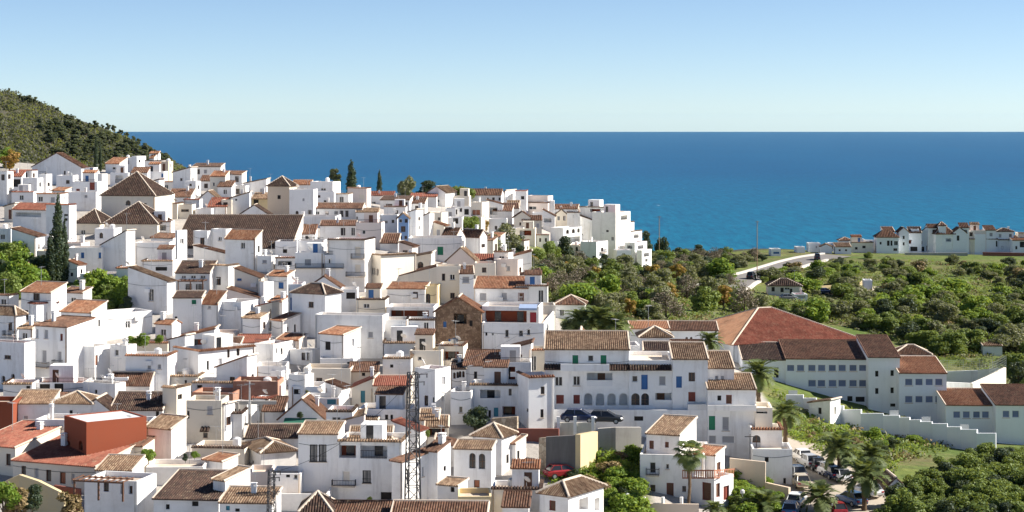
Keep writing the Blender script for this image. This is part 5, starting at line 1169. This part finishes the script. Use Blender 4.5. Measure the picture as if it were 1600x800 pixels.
for px, py, h, k, D_, lab in [(232,722,20,'bright',202,'yellow-green potted plant beside the red cube'),(206,540,14,'bright',262,'leafy pot plant left on the plants terrace'),(224,540,18,'bright',262,'palm-like pot plant on the plants terrace'),(250,536,12,'bright',263,'yellow pot plants right on the plants terrace'),
   (290,722,13,'dark',202,'dark pot plant on the white terrace, lower left'),(304,716,10,'bright',203,'small pot plant on the white terrace, lower left'),(579,790,12,'bright',184,'bright green ball-shaped plant behind the brown roofs'),(480,620,10,'olive',231,'hanging plants on the porch roof, lower centre'),
   (300,512,8,'bright',290,'little plant at the foot of the green-windowed house'),(833,762,14,'round',199,'clipped round bush beside the tower house'),(710,650,20,'dark',232,'dark shrub beside the broad alley tree'),(250,448,10,'bright',312,'plant on the wall by the tall dark door'),(470,655,12,'dark',222,'green climber under the wide gable'),(668,682,10,'round',210,'green plant in the porch right of the mast')]:
    tree(k, px, py, h, lab, D=D_, cat='plant', name='potted_plant')
# hill: pines one can tell apart, and scrub that reads as one mass
def hb(px, py): return ('left', 'centre', 'right')[min(2, int((px-60)/68))]+(' upper part' if py < np.interp(px, [60, 262], [212, 260]) else ' lower part')
hp_l = {'pine': 'dark pine on the wooded hillside'}
for px, py, h in [(14,146,9),(30,158,11),(37,163,14),(46,167,19),(54,166,15),(62,168,10),(90,180,13),(104,192,14),(111,196,16),(122,199,14),(128,200,11),(140,204,13),(150,206,18),(160,206,12),(169,208,16),(178,210,15),(188,216,14),(197,219,13),(208,224,12),(217,230,14),(226,240,17),(234,243,15),(242,247,14),(256,254,11),(264,257,12),(272,260,10)]:
    tree('pine', px, py, h, 'pine standing out on the crest of the hill', 'pines on the hill crest', far=True, wide=.85)
for i in range(130):
    px = trng.uniform(60, 262); top = np.interp(px, [60, 120, 200, 262], [178, 206, 228, 256]); py = trng.uniform(top+3, 262)
    tree('pine', px, py, trng.uniform(11, 21), hp_l['pine']+f', {hb(px, py)}', f'pines on the hillside, {hb(px, py)}', far=True, wide=trng.uniform(.9, 1.3))
for i in range(36): tree('pine', trng.uniform(-10, 100), trng.uniform(180, 250), trng.uniform(3, 6), 'dark bush scattered on the bare hillside', 'bushes on the hillside', far=True, wide=1.4, cat='bush', name='bush')
sc_l = []; rr = random.Random(5)
for i in range(3200):
    px = rr.uniform(-60, 280); top = np.interp(px, [-60, 0, 60, 120, 170, 235, 280], [128, 140, 158, 190, 206, 240, 262]); py = rr.uniform(top+1, 268); D = locate(px, py, 1500, True)
    if D < 620: continue
    x = (px-800)/F*D; s = rr.uniform(.5, 1.5)*D/1000; sc_l.append((x, D, float(gz(x, D))+s*.3, 2.6*s, 1.3*s))
me = leaf_mesh('hillside_scrub', 77, 70000, sc_l, 1.0, ['leaf_scrub']); tag(obj('hillside_scrub', me), 'grey-brown scrub covering the hillside at upper left', 'scrub', kind='stuff')
# low weeds and grass tufts on the green slopes near the camera
gl = []
for poly, n_ in (([(1205,610),(1330,640),(1430,660),(1540,690),(1420,705),(1380,745),(1345,735),(1262,700),(1240,690)], 900), ([(850,745),(930,705),(1000,700),(1000,812),(930,812)], 700), ([(1140,735),(1185,735),(1215,800),(1140,815)], 300), ([(1250,430),(1350,405),(1640,410),(1640,470),(1300,470)], 500), ([(860,440),(1150,430),(1180,480),(900,490)], 400)):
    xs = [p[0] for p in poly]; ys = [p[1] for p in poly]; k_ = 0
    while k_ < n_:
        x, y = rr.uniform(min(xs), max(xs)), rr.uniform(min(ys), max(ys))
        if not inpoly(np.array([x]), np.array([y]), poly)[0]: continue
        k_ += 1; p, D = ground(x, y); gl.append((p.x, p.y, p.z+.1, rr.uniform(.4, 1.0), rr.uniform(.25, .6)))
me = leaf_mesh('meadow_weeds', 78, 42000, gl, .22, ['leaf_bright']); tag(obj('meadow_weeds', me), 'bright green weeds and grass on the slopes', 'weeds', kind='stuff')
# undergrowth that nobody could count: low bushes filling the valley between the trees
for nm, mat, seed, lab in (('valley_undergrowth', 'leaf_green', 81, 'low green undergrowth between the valley trees'), ('valley_brush', 'leaf_olive', 82, 'grey-green brush between the valley trees'), ('dry_grass', 'leaf_dry', 83, 'dry yellow grass and weeds in the valley')):
    gl = []; rr = random.Random(seed)
    for poly, n_ in (([(835,420),(1000,424),(1150,432),(1215,470),(1200,500),(985,510),(860,480)], 420), ([(1010,400),(1200,398),(1130,425),(1010,430)], 160), ([(1200,430),(1300,408),(1420,412),(1640,414),(1640,480),(1210,480)], 460), ([(1200,480),(1640,470),(1640,610),(1575,600),(1460,562),(1390,530),(1300,508)], 460), ([(1205,612),(1330,645),(1430,662),(1540,694),(1420,720),(1380,750),(1262,700)], 110)):
        xs = [p[0] for p in poly]; ys = [p[1] for p in poly]; k_ = 0
        if nm == 'dry_grass': n_ = int(n_*.35)
        while k_ < n_:
            x, y = rr.uniform(min(xs), max(xs)), rr.uniform(min(ys), max(ys))
            if not inpoly(np.array([x]), np.array([y]), poly)[0]: continue
            k_ += 1; p, D = ground(x, y); s_ = rr.uniform(.4, 1.25); gl.append((p.x, p.y, p.z+.15, s_*1.3, s_*.7))
    me = leaf_mesh(nm, seed, 46000 if nm != 'dry_grass' else 14000, gl, .30, [mat]); tag(obj(nm, me), lab, 'undergrowth', kind='stuff')
# ------------------------------------------------------------------ palms
def frond_mesh(var, elev, droop, fan=False):
    mb = MB(); rr = random.Random(var); L = 1.0; pts_ = []; p = Vector((0, 0, 0)); N = 9
    for i in range(N+1):
        pts_.append(p.copy()); an = R(elev-droop*(i/N)**1.3); p = p+Vector((math.cos(an), 0, math.sin(an)))*L/N
    mb.tube(pts_, [.016*(1-.8*i/N) for i in range(N+1)], 4)
    if not fan:
        for i in range(19):
            t = .10+.88*i/18; k = min(int(t*N), N-1); q = pts_[k].lerp(pts_[k+1], t*N-k); d = (pts_[k+1]-pts_[k]).normalized(); up = Vector((-d.z, 0, d.x))
            ll = .34*math.sin(math.pi*min(1, .18+t*.78))**.8+.03
            for s in (-1, 1):
                tip = q+(d*.62+Vector((0, s*.78, 0))+up*(.12-.35*rr.random()))*ll; w = d*.034
                mb.poly([q-w, q+w, tip])
                mb.poly([q+w*.2, q+w*2.0, tip+d*.03])
    else:
        c = pts_[-4]; d = (pts_[-1]-pts_[-4]).normalized(); up = Vector((-d.z, 0, d.x))
        for i in range(22):
            an = R(-115+230*i/21); dr = d*math.cos(an)+Vector((0, math.sin(an), 0)); tip = c+dr*(.46+.06*rr.random())-up*.12*rr.random()-Vector((0, 0, .08)); sd = Vector((0, math.cos(an), 0))*.028-d*math.sin(an)*.028
            mid = c+dr*.26; mb.poly([c, mid-sd, tip, mid+sd])
    me = mb.mesh('frond', ['leaf_palm']); a = me.attributes.new('leafvar', 'FLOAT', 'FACE'); a.data.foreach_set('value', [rr.uniform(.1, .9) for _ in me.polygons]); return me
FR = [[frond_mesh(e*3+v_, e, 70+v_*12) for v_ in range(2)] for e in (82, 62, 42, 22, 0, -25)]
FRF = [[frond_mesh(90+e+v_, e, 35+v_*10, True) for v_ in range(2)] for e in (80, 55, 30, 5, -25, -60)]
def palm(px, pyb, pyc, rad, label, fan=False, D=None, thick=.26, n=32):
    if D is None: p, D = ground(px, pyb)
    else: p = P(px, pyb, D)
    h = (pyb-pyc)*D/F; L = rad*D/F*1.2; o = empty('palm_tree', p, trng.uniform(0, 6)); tag(o, label, 'palm tree', 'palm trees on the right')
    mb = MB(); k = max(3, int(h/.35)); mb.tube([(0.06*math.sin(i*.5), .03*i/k, h*i/k-(.6 if i == 0 else 0)) for i in range(k+1)], [thick*(1.15 if i % 2 else .95)*(1.25 if i > k-3 else 1) for i in range(k+1)], 9)
    mb.build('trunk', 'palm_bark', o)
    src = FRF if fan else FR; n = n if not fan else 50
    for i in range(n):
        t = i/n; e = min(5, int(t*6)); f = obj('frond', src[e][i % 2], o); f.location = (0, 0, h); s = L*trng.uniform(.85, 1.1)*(.75 if e == 0 else 1); f.scale = (s, s, s); f.rotation_euler = (0, 0, i*2.39996+trng.uniform(-.2, .2))
    return o
palm(1110, 560, 533, 21, 'small date palm behind the right end of the apartment block', D=246)
palm(1185, 650, 583, 29, 'tall dark date palm right of the apartment block', D=232)
palm(1227, 692, 645, 25, 'date palm beside the curved terrace', D=226)
palm(1312, 752, 700, 32, 'date palm behind the row of parked cars'); palm(1362, 748, 712, 29, 'date palm on the slope edge right of the car park'); palm(1350, 800, 742, 35, 'date palm in front of the small grey roof')
palm(1280, 830, 776, 31, 'date palm at the bottom edge in the car park', D=203); palm(1194, 838, 788, 30, 'low date palm at the bottom edge left of the street', D=203); palm(1116, 830, 796, 18, 'little palm at the bottom edge below the villa', D=200)
palm(1077, 806, 708, 22, 'tall slim fan palm in front of the white villa', fan=True, D=199, thick=.16)
palm(908, 536, 502, 28, 'bushy palm left in the garden behind the apartment block', D=270); palm(937, 540, 500, 34, 'bushy palm in the middle of the garden behind the apartment block', D=268); palm(962, 540, 508, 28, 'bushy palm right in the garden behind the apartment block', D=266)

# ------------------------------------------------------------------ roads, walls, yards
def ribbon(name, pix, width, mat, lift=.14, off=0.0, ds=None, thick=0):
    g_ = []
    for i, (x, y) in enumerate(pix):
        p = ground(x, y)[0] if ds is None else P(x, y, ds[i]); g_.append(Vector((p.x, p.y)))
    path = []
    for a, b in zip(g_[:-1], g_[1:]):
        k = max(1, int((b-a).length/2.0)); path += [a.lerp(b, i/k) for i in range(k)]
    path.append(g_[-1])
    for _ in range(4): path = [path[0]]+[(path[i-1]+path[i]*2+path[i+1])/4 for i in range(1, len(path)-1)]+[path[-1]]
    mb = MB(); rows = []; k = max(1, int(width/1.7))
    for i, p in enumerate(path):
        d = (path[min(i+1, len(path)-1)]-path[max(i-1, 0)]).normalized(); nn = Vector((-d.y, d.x)); row = []
        for j in range(k+1):
            q = p+nn*(off+width*(j/k-.5)); row.append((q.x, q.y, float(gz(q.x, q.y))+lift))
        rows.append(row)
    for a, b in zip(rows[:-1], rows[1:]):
        for j in range(k): mb.quad(a[j], b[j], b[j+1], a[j+1])
        if thick:
            for j, j2 in ((0, 0), (k, k)):
                lo = lambda q: (q[0], q[1], q[2]-thick)
                mb.quad(a[j], b[j], lo(b[j]), lo(a[j]))
    o = mb.build(name, mat, smooth=True); tag(o, kind='structure'); return o
ribbon('coast_road', [(1112,456),(1150,441),(1185,431),(1215,421),(1240,413),(1268,406),(1310,400)], 9.0, 'asphalt', .22)
ribbon('kerb', [(1112,456),(1150,441),(1185,431),(1215,421),(1240,413),(1268,406),(1310,400)], .9, 'kerb', .62, 5.0, None, .5)
ribbon('kerb', [(1112,456),(1150,441),(1185,431),(1215,421),(1240,413),(1268,406)], .9, 'kerb', .62, -5.0, None, .5)
ribbon('street', [(1244,690),(1262,716),(1285,745),(1290,775),(1285,830)], 9.5, 'lot', .16)
ribbon('car_park', [(1262,722),(1310,748),(1350,770),(1380,800)], 8.0, 'lot', .15)
ribbon('lane', [(1285,459),(1318,457),(1352,455),(1380,450)], 6.0, 'lot', .2)
def wallthing(name, label, segs, cat='wall', group=None):
    """segs: (part, material, [(px, py_foot, py_top, D)...], thickness)"""
    x, yb_, _, D = segs[0][2][0]; p0 = P(x, yb_, D); o = empty(name, p0); tag(o, label, cat, group)
    for part, mat, pl, th in segs:
        for a, b in zip(pl[:-1], pl[1:]):
            mb = MB(); A = P(a[0], a[1], a[3])-p0; B = P(b[0], b[1], b[3])-p0; At = P(a[0], a[2], a[3])-p0; Bt = P(b[0], b[2], b[3])-p0
            d = (B-A); nn = Vector((-d.y, d.x, 0)).normalized()*th; dn = Vector((0, 0, -1.5))
            mb.quad(A+dn, B+dn, Bt, At); mb.quad(A+nn+dn, B+nn+dn, Bt+nn, At+nn); mb.quad(At, Bt, Bt+nn, At+nn); mb.quad(A+dn, At, At+nn, A+nn+dn); mb.quad(B+dn, Bt, Bt+nn, B+nn+dn); mb.build(part, mat, o)
    return o
wallthing('stone_wall', 'rough stone wall under the loggia house', [('wall_face', 'stone', [(768,688,654,222),(808,690,651,221)], .5)])
wallthing('retaining_wall', 'retaining wall with dark panel, rubble side and cream face', [('rubble_face', 'stone', [(842,740,684,208),(853,736,684,207)], .6), ('dark_panel', 'darkgrey', [(853,730,683,206.8),(907,728,680,206.3)], .5), ('cream_face', 'sand', [(907,727,679,206.2),(934,722,674,213)], .6)])
wallthing('concrete_wall', 'stained concrete wall with underpass below the apartment block', [('wall_face', 'grey', [(934,720,670,216),(962,716,668,216),(1002,716,668,217)], .6)])
wallthing('brown_wall', 'low brown wall above the dark retaining panel', [('wall_face', 'maroon', [(808,684,670,219),(873,684,670,218)], .35)])
wallthing('tan_wall', 'tan garden wall right of the villa', [('wall_face', 'tan', [(1140,735,716,212),(1196,760,722,211)], .35), ('wall_face', 'tan', [(1196,770,754,210.5),(1232,790,762,208)], .35)])
wallthing('terrace_wall', 'brown terrace wall with white posts in front of the villa', [('wall_face', 'tan', [(980,806,786,197),(1092,808,788,196.4)], .3)]+[('post', 'white', [(x,792,777,196.9),(x+4,792,777,196.8)], .3) for x in (1004,1033,1062)])
wallthing('street_parapet', 'white posts and railing wall by the two dark cars', [('wall_face', 'dingy', [(868,672,660,219),(930,672,661,219)], .25)]+[('post', 'white', [(x,668,651,218.9),(x+5,668,651,218.9)], .3) for x in (870,896,924)])
wallthing('maroon_wall', 'maroon base wall under the cream red-roofed house, lower left', [('wall_face', 'maroon', [(84,786,758,199),(124,792,764,197)], .3)])
wallthing('yard_wall', 'sandy curved yard wall at the lower left corner', [('wall_face', 'sand', [(8,812,752,196),(30,806,742,196),(60,800,752,195),(100,800,772,194)], .5)])
secs = [(1228,640,617,268),(1255,645,622,267),(1275,650,628,266),(1296,655,634,265),(1318,660,640,264),(1345,668,646,262),(1380,674,649,261),(1405,680,652,260),(1421,684,656,259),(1438,688,659,258),(1456,690,662,257),(1480,694,667,256),(1501,698,671,255),(1526,704,677,253),(1556,712,684,252)]
sg = []
for a_, b_ in zip(secs[:-1], secs[1:]): sg.append(('wall_section', 'school_white', [a_, (b_[0], b_[1], a_[2], b_[3])], .3))
wallthing('stepped_wall', 'long white wall stepping down in front of the school', sg)
wallthing('fence', 'metal railing along the stepped school wall', [('railing_panel', 'galv', [(x,y,y-7,d_),(x+14,y,y-7,d_)], .03) for x, y, d_ in ((1232,617,271),(1390,648,262),(1440,658,260),(1500,670,257))], cat='fence')
wallthing('purple_wall', 'dark red retaining wall under the right terraced row', [('wall_face', 'maroon', [(1536,410,394,588),(1640,412,396,588)], .6)])
wallthing('grey_wall', 'long grey retaining wall under the coastal villas', [('wall_face', 'grey', [(1414,408,395,586),(1512,408,395,586)], .6)])
wallthing('sand_wall', 'sandy retaining wall beside the country lane', [('wall_face', 'sand', [(1282,458,447,482),(1330,456,444,486),(1352,454,438,490)], .6)])
wallthing('court_wall', 'white curved wall of the sports court behind the school', [('wall_section', 'white', [(1478,616,597,300),(1520,618,599,297)], .4), ('wall_section', 'cream', [(1520,618,599,297),(1545,616,588,312),(1572,612,574,330)], .4), ('wall_section', 'white', [(1572,612,574,330),(1530,606,578,336),(1470,604,580,338)], .4)])  # white wall throughout; cream on the right face paints in its yellowish sunlit tone
fo = empty('court_fence', P(1470, 580, 338)); tag(fo, 'tall wire fence on posts around the sports court', 'fence')
fp = [P(x, y, d_) for x, y, d_ in ((1455,582,338),(1480,581,338),(1505,580,337),(1530,578,336),(1551,576,333),(1572,574,330),(1558,582,320),(1545,588,312))]
for a, b in zip(fp[:-1], fp[1:]):
    o_ = fp[0]*0+P(1470, 580, 338)
    mb = MB(); mb.tube([a-o_, a-o_+Vector((0, 0, 2.0))], [.05, .05], 5); mb.build('post', 'galv', fo)
    mb = MB()
    for z in (.4, .8, 1.2, 1.6, 2.0): mb.tube([a-o_+Vector((0, 0, z)), b-o_+Vector((0, 0, z))], [.02, .02], 3, cap=False)
    for t in range(1, 8): q = a.lerp(b, t/8)-o_; mb.tube([q, q+Vector((0, 0, 2.0))], [.015, .015], 3, cap=False)
    mb.build('wire_panel', 'galv', fo)
# concrete pillars of the unfinished house
cf = empty('concrete_frame', P(350, 700, 224)); tag(cf, 'bare concrete pillars and slab under the brick shell', 'building frame')
o_ = P(350, 700, 224)
def barp(name, a, b, w_, mat, par):
    mb = MB(); A, B = a-o_, b-o_; d = (B-A).normalized(); s = d.cross(Vector((0, 0, 1)) if abs(d.z) < .9 else Vector((0, 1, 0))).normalized()*w_/2; t = d.cross(s).normalized()*w_/2
    c = [A-s-t, A+s-t, A+s+t, A-s+t]; e = [q+(B-A) for q in c]
    for i in range(4): mb.quad(c[i], c[(i+1) % 4], e[(i+1) % 4], e[i])
    mb.quad(*c); mb.quad(*e); mb.build(name, mat, par)
for x in (351, 371, 390): barp('column', P(x, 702, 224), P(x, 629, 224), .32, 'grey', cf)
for x in (364, 408): barp('column', P(x, 690, 229), P(x, 629, 229), .3, 'grey', cf)
barp('slab', P(337, 661, 224), P(414, 664, 225), .28, 'darkgrey', cf); barp('slab', P(345, 629, 225), P(432, 629, 226), .4, 'grey', cf)
# ------------------------------------------------------------------ lattice mast, pylon, poles, lamps
def mast(name, label, px, pyb, pyt, wpx, D, arms):
    p = P(px, pyb, D); h = (pyb-pyt)*D/F; w0 = wpx*D/F/2; w1 = w0*.62; o = empty(name, p, R(20)); tag(o, label, 'mast')
    def cor(i, t): w_ = w0+(w1-w0)*t; sx, sy = ((-1, -1), (1, -1), (1, 1), (-1, 1))[i]; return Vector((sx*w_, sy*w_, h*t))
    for i in range(4): mb = MB(); mb.tube([cor(i, 0)-Vector((0, 0, 1.5)), cor(i, 1)], [w0*.14, w0*.11], 5); mb.build('leg', 'iron', o)
    k = 11
    for s in range(k):
        for i in range(4):
            mb = MB(); j = (i+1) % 4; a, b = (i, j) if s % 2 else (j, i); mb.tube([cor(a, s/k), cor(b, (s+1)/k)], [w0*.06, w0*.06], 4); mb.tube([cor(i, (s+1)/k), cor(j, (s+1)/k)], [w0*.055, w0*.055], 4); mb.build('brace', 'iron', o)
    for t, ln in arms:
        mb = MB(); mb.tube([(-ln*.3, 0, h*t), (ln, 0, h*t)], [.05, .05], 5)
        for q in (-.25, .45, .95): mb.tube([(ln*q, 0, h*t), (ln*q, 0, h*t-.35)], [.05, .06], 6)
        mb.build('crossarm', 'iron', o)
    return o
mast('lattice_mast', 'tall dark lattice mast in the foreground centre', 645, 800, 582, 21, 184, ((.985, 1.5), (.93, 1.2), (.45, .7)))
mast('lattice_mast', 'small lattice pylon at the bottom, left of centre', 424, 812, 735, 13, 179, ((.97, .9), (.85, .8)))
def pole(px, pyb, pyt, label, D=None, r=.07, lamp=False, mat='galv'):
    p, D = ground(px, pyb) if D is None else (P(px, pyb, D), D); h = (pyb-pyt)*D/F; o = empty('street_lamp' if lamp else 'utility_pole', p); tag(o, label, 'street lamp' if lamp else 'pole')
    mb = MB(); mb.tube([(0, 0, -.5), (0, 0, h)], [r, r*.7], 7); mb.build('post', mat, o)
    mb = MB()
    if lamp:
        for i in range(5): pass
        mb.tube([(0, 0, h-.02), (0, 0, h+.12), (0, 0, h+.38), (0, 0, h+.52)], [.1, .24, .24, .08], 10); mb.build('globe', 'lamp', o)
    else: mb.tube([(-.6, 0, h-.3), (.6, 0, h-.3)], [.05, .05], 5); mb.build('crossbar', mat, o)
pole(1183, 432, 345, 'tall thin pole by the coast road against the sea', r=.13, mat='woodlight'); pole(1030, 402, 335, 'tall thin pole right of the sea-end terraces', r=.12, mat='woodlight')
pole(980, 800, 778, 'street lamp with white globe left of the villa', 197, lamp=True); pole(1160, 800, 772, 'street lamp with white globe right of the villa', 204, lamp=True); pole(1172, 716, 678, 'wall lamp post beside the arched door', 213, .06, False, 'iron')
pole(390, 640, 596, 'grey post in front of the brick shell', 222, .12); pole(321, 375, 345, 'thin aerial pole on the house before the nave', 338, .05)
# power cables between the masts and the houses
for a, b, lab in ((P(648, 586, 184), P(880, 470, 300), 'overhead cable from the mast top to the far houses'), (P(645, 590, 184), P(427, 737, 179), 'overhead cable between the two lattice masts')):
    mb = MB(); n_ = 16; pl = [a.lerp(b, i/n_)-Vector((0, 0, 4*1.6*(i/n_)*(1-i/n_))) for i in range(n_+1)]; mb.tube(pl, [.018]*(n_+1), 4); tag(mb.build('power_cable', 'iron'), lab, 'cable')
# ------------------------------------------------------------------ cars
def car_meshes():
    st = [(-2.1, .45, .62, .70), (-2.02, .30, .86, .80), (-1.4, .24, .93, .86), (.2, .24, .95, .87), (1.2, .24, .90, .86), (1.85, .28, .78, .82), (2.08, .40, .62, .70)]
    mb = MB(); ring = []
    for x, z0, z1, w_ in st: ring.append([(x, -w_*.9, z0), (x, -w_, z0+.12), (x, -w_, z1-.14), (x, -w_*.86, z1), (x, w_*.86, z1), (x, w_, z1-.14), (x, w_, z0+.12), (x, w_*.9, z0)])
    for a, b in zip(ring[:-1], ring[1:]):
        for i in range(8): mb.quad(a[i], b[i], b[(i+1) % 8], a[(i+1) % 8])
    mb.poly(ring[0]); mb.poly(ring[-1]); body = mb.mesh('body', ['plastic_white'])
    mb = MB(); lo = [(-1.75, .90), (1.05, .93)]; hi = [(-1.35, 1.40), (.25, 1.44)]
    A = [(-1.78, -.74, .9), (1.08, -.74, .92), (1.08, .74, .92), (-1.78, .74, .9)]; B = [(-1.35, -.60, 1.38), (.22, -.60, 1.42), (.22, .60, 1.42), (-1.35, .60, 1.38)]
    for i in range(4): j = (i+1) % 4; mb.quad(A[i], A[j], B[j], B[i])
    glass = mb.mesh('windows', ['glass'])
    mb = MB(); mb.box(-1.37, .24, -.61, .61, 1.402, 1.46)
    for i in (0, 1, 2, 3):
        a, b = Vector(A[i]), Vector(B[i]); mb.tube([a, b], [.05, .05], 4)
    for s in (-1, 1): mb.tube([(-.45, s*.745, .92), (-.5, s*.61, 1.41)], [.05, .05], 4)
    roof = mb.mesh('roof_panel', ['plastic_white'])
    mb = MB(); mb.tube([(0, -.11, 0), (0, .11, 0)], [.31, .31], 14); wheel = mb.mesh('wheel', ['rubber']); mb = MB(); mb.tube([(0, -.115, 0), (0, .115, 0)], [.19, .19], 10); rim = mb.mesh('rim', ['galv'])
    mb = MB(); mb.box(-.04, .04, -.16, .16, -.07, .07); light = mb.mesh('light', ['lamp'])
    return body, glass, roof, wheel, rim, light
CM = car_meshes()
def car(px, py, yaw, paint, label, group=None, D=None, van=False):
    p, D = ground(px, py) if D is None else (P(px, py, D), D)
    o = empty('van' if van else 'car', p+Vector((0, 0, .16)), R(yaw)); tag(o, label, 'van' if van else 'car', group)
    if van: o.scale = (1.1, 1.05, 1.35)
    b_, g_, r_ = obj('body', CM[0], o), obj('windows', CM[1], o), obj('roof_panel', CM[2], o)
    for q in (b_, r_): q.material_slots[0].link = 'OBJECT'; q.material_slots[0].material = MATS['car_'+paint]
    for x in (-1.3, 1.25):
        for y in (-.76, .76): w_ = obj('wheel', CM[3], o); w_.location = (x, y, .31); obj('rim', CM[4], w_)
    for y in (-.55, .55): h_ = obj('headlight', CM[5], o); h_.location = (2.06, y, .58); t_ = obj('tail_light', CM[5], o); t_.location = (-2.09, y, .68); t_.material_slots[0].link = 'OBJECT'; t_.material_slots[0].material = MATS['paint_red']
for nm, c_ in (('white', (.78, .78, .78)), ('silver', (.42, .43, .45)), ('dark', (.03, .035, .045)), ('navy', (.02, .035, .09)), ('red', (.35, .03, .035)), ('grey', (.16, .17, .18)), ('beige', (.55, .47, .35)), ('blue', (.06, .13, .27))):
    plain('car_'+nm, c_, .25, .6, .1, .03)
cg = 'cars parked along the street at the right'
for px, py, yw, pt, lab in [(1252,722,100,'white','white car furthest up the street beside the terraced house'),(1262,730,104,'silver','silver car second in the row by the palms'),(1272,734,104,'dark','dark car third in the row by the palms'),(1287,742,108,'white','white car fourth in the row by the palms'),(1297,748,108,'navy','navy car fifth in the row by the palms'),(1309,752,110,'white','white car at the lower end of the row by the palms'),
   (1243,748,100,'grey','grey car close to the terraced house wall'),(1250,762,95,'beige','beige car parked below the grey car'),(1245,792,70,'white','white car at the bottom left of the street'),(1236,806,75,'blue','blue-grey car cut by the bottom edge'),(1330,790,115,'blue','blue car right of the bottom palm'),(1354,776,120,'white','white car near the small grey roof'),(1306,806,95,'red','red car at the bottom edge beside the palm')]:
    car(px, py, yw, pt, lab, cg)
car(905, 661, -8, 'navy', 'dark blue car left before the arcade', D=220.8); car(946, 663, -6, 'dark', 'dark car right before the arcade', D=221); car(880, 748, 20, 'red', 'red car on the bank below the retaining wall')
car(1174, 437, 70, 'dark', 'dark-windowed van coming down the coast road', van=True); car(1277, 407, 80, 'dark', 'dark van where the coast road meets the row', van=True); car(1290, 460, 5, 'navy', 'dark car left on the country lane'); car(1312, 459, 5, 'dark', 'dark car right on the country lane'); car(1232, 470, 10, 'grey', 'grey car below the country house')
ho = H('small grey roofed shed with white gable among the palms', 1385, 1415, 762, 776, r='e', yr=748, c='t', w='-', name='shed', cat='shed', clutter=0)
# ------------------------------------------------------------------ sea air
m = bpy.data.materials.new('haze'); m.use_nodes = True; n = m.node_tree.nodes; l = m.node_tree.links; n.clear()
vo = n.new('ShaderNodeVolumePrincipled'); vo.inputs['Color'].default_value = (.42, .74, 1.0, 1); vo.inputs['Density'].default_value = 4e-6; vo.inputs['Anisotropy'].default_value = .1
ou = n.new('ShaderNodeOutputMaterial'); l.new(vo.outputs[0], ou.inputs['Volume']); MATS['haze'] = m
mb = MB(); mb.box(-61000, 61000, -150, 51000, -500, 145); tag(mb.build('haze', 'haze'), 'thin sea haze over the whole place', 'haze', kind='stuff')
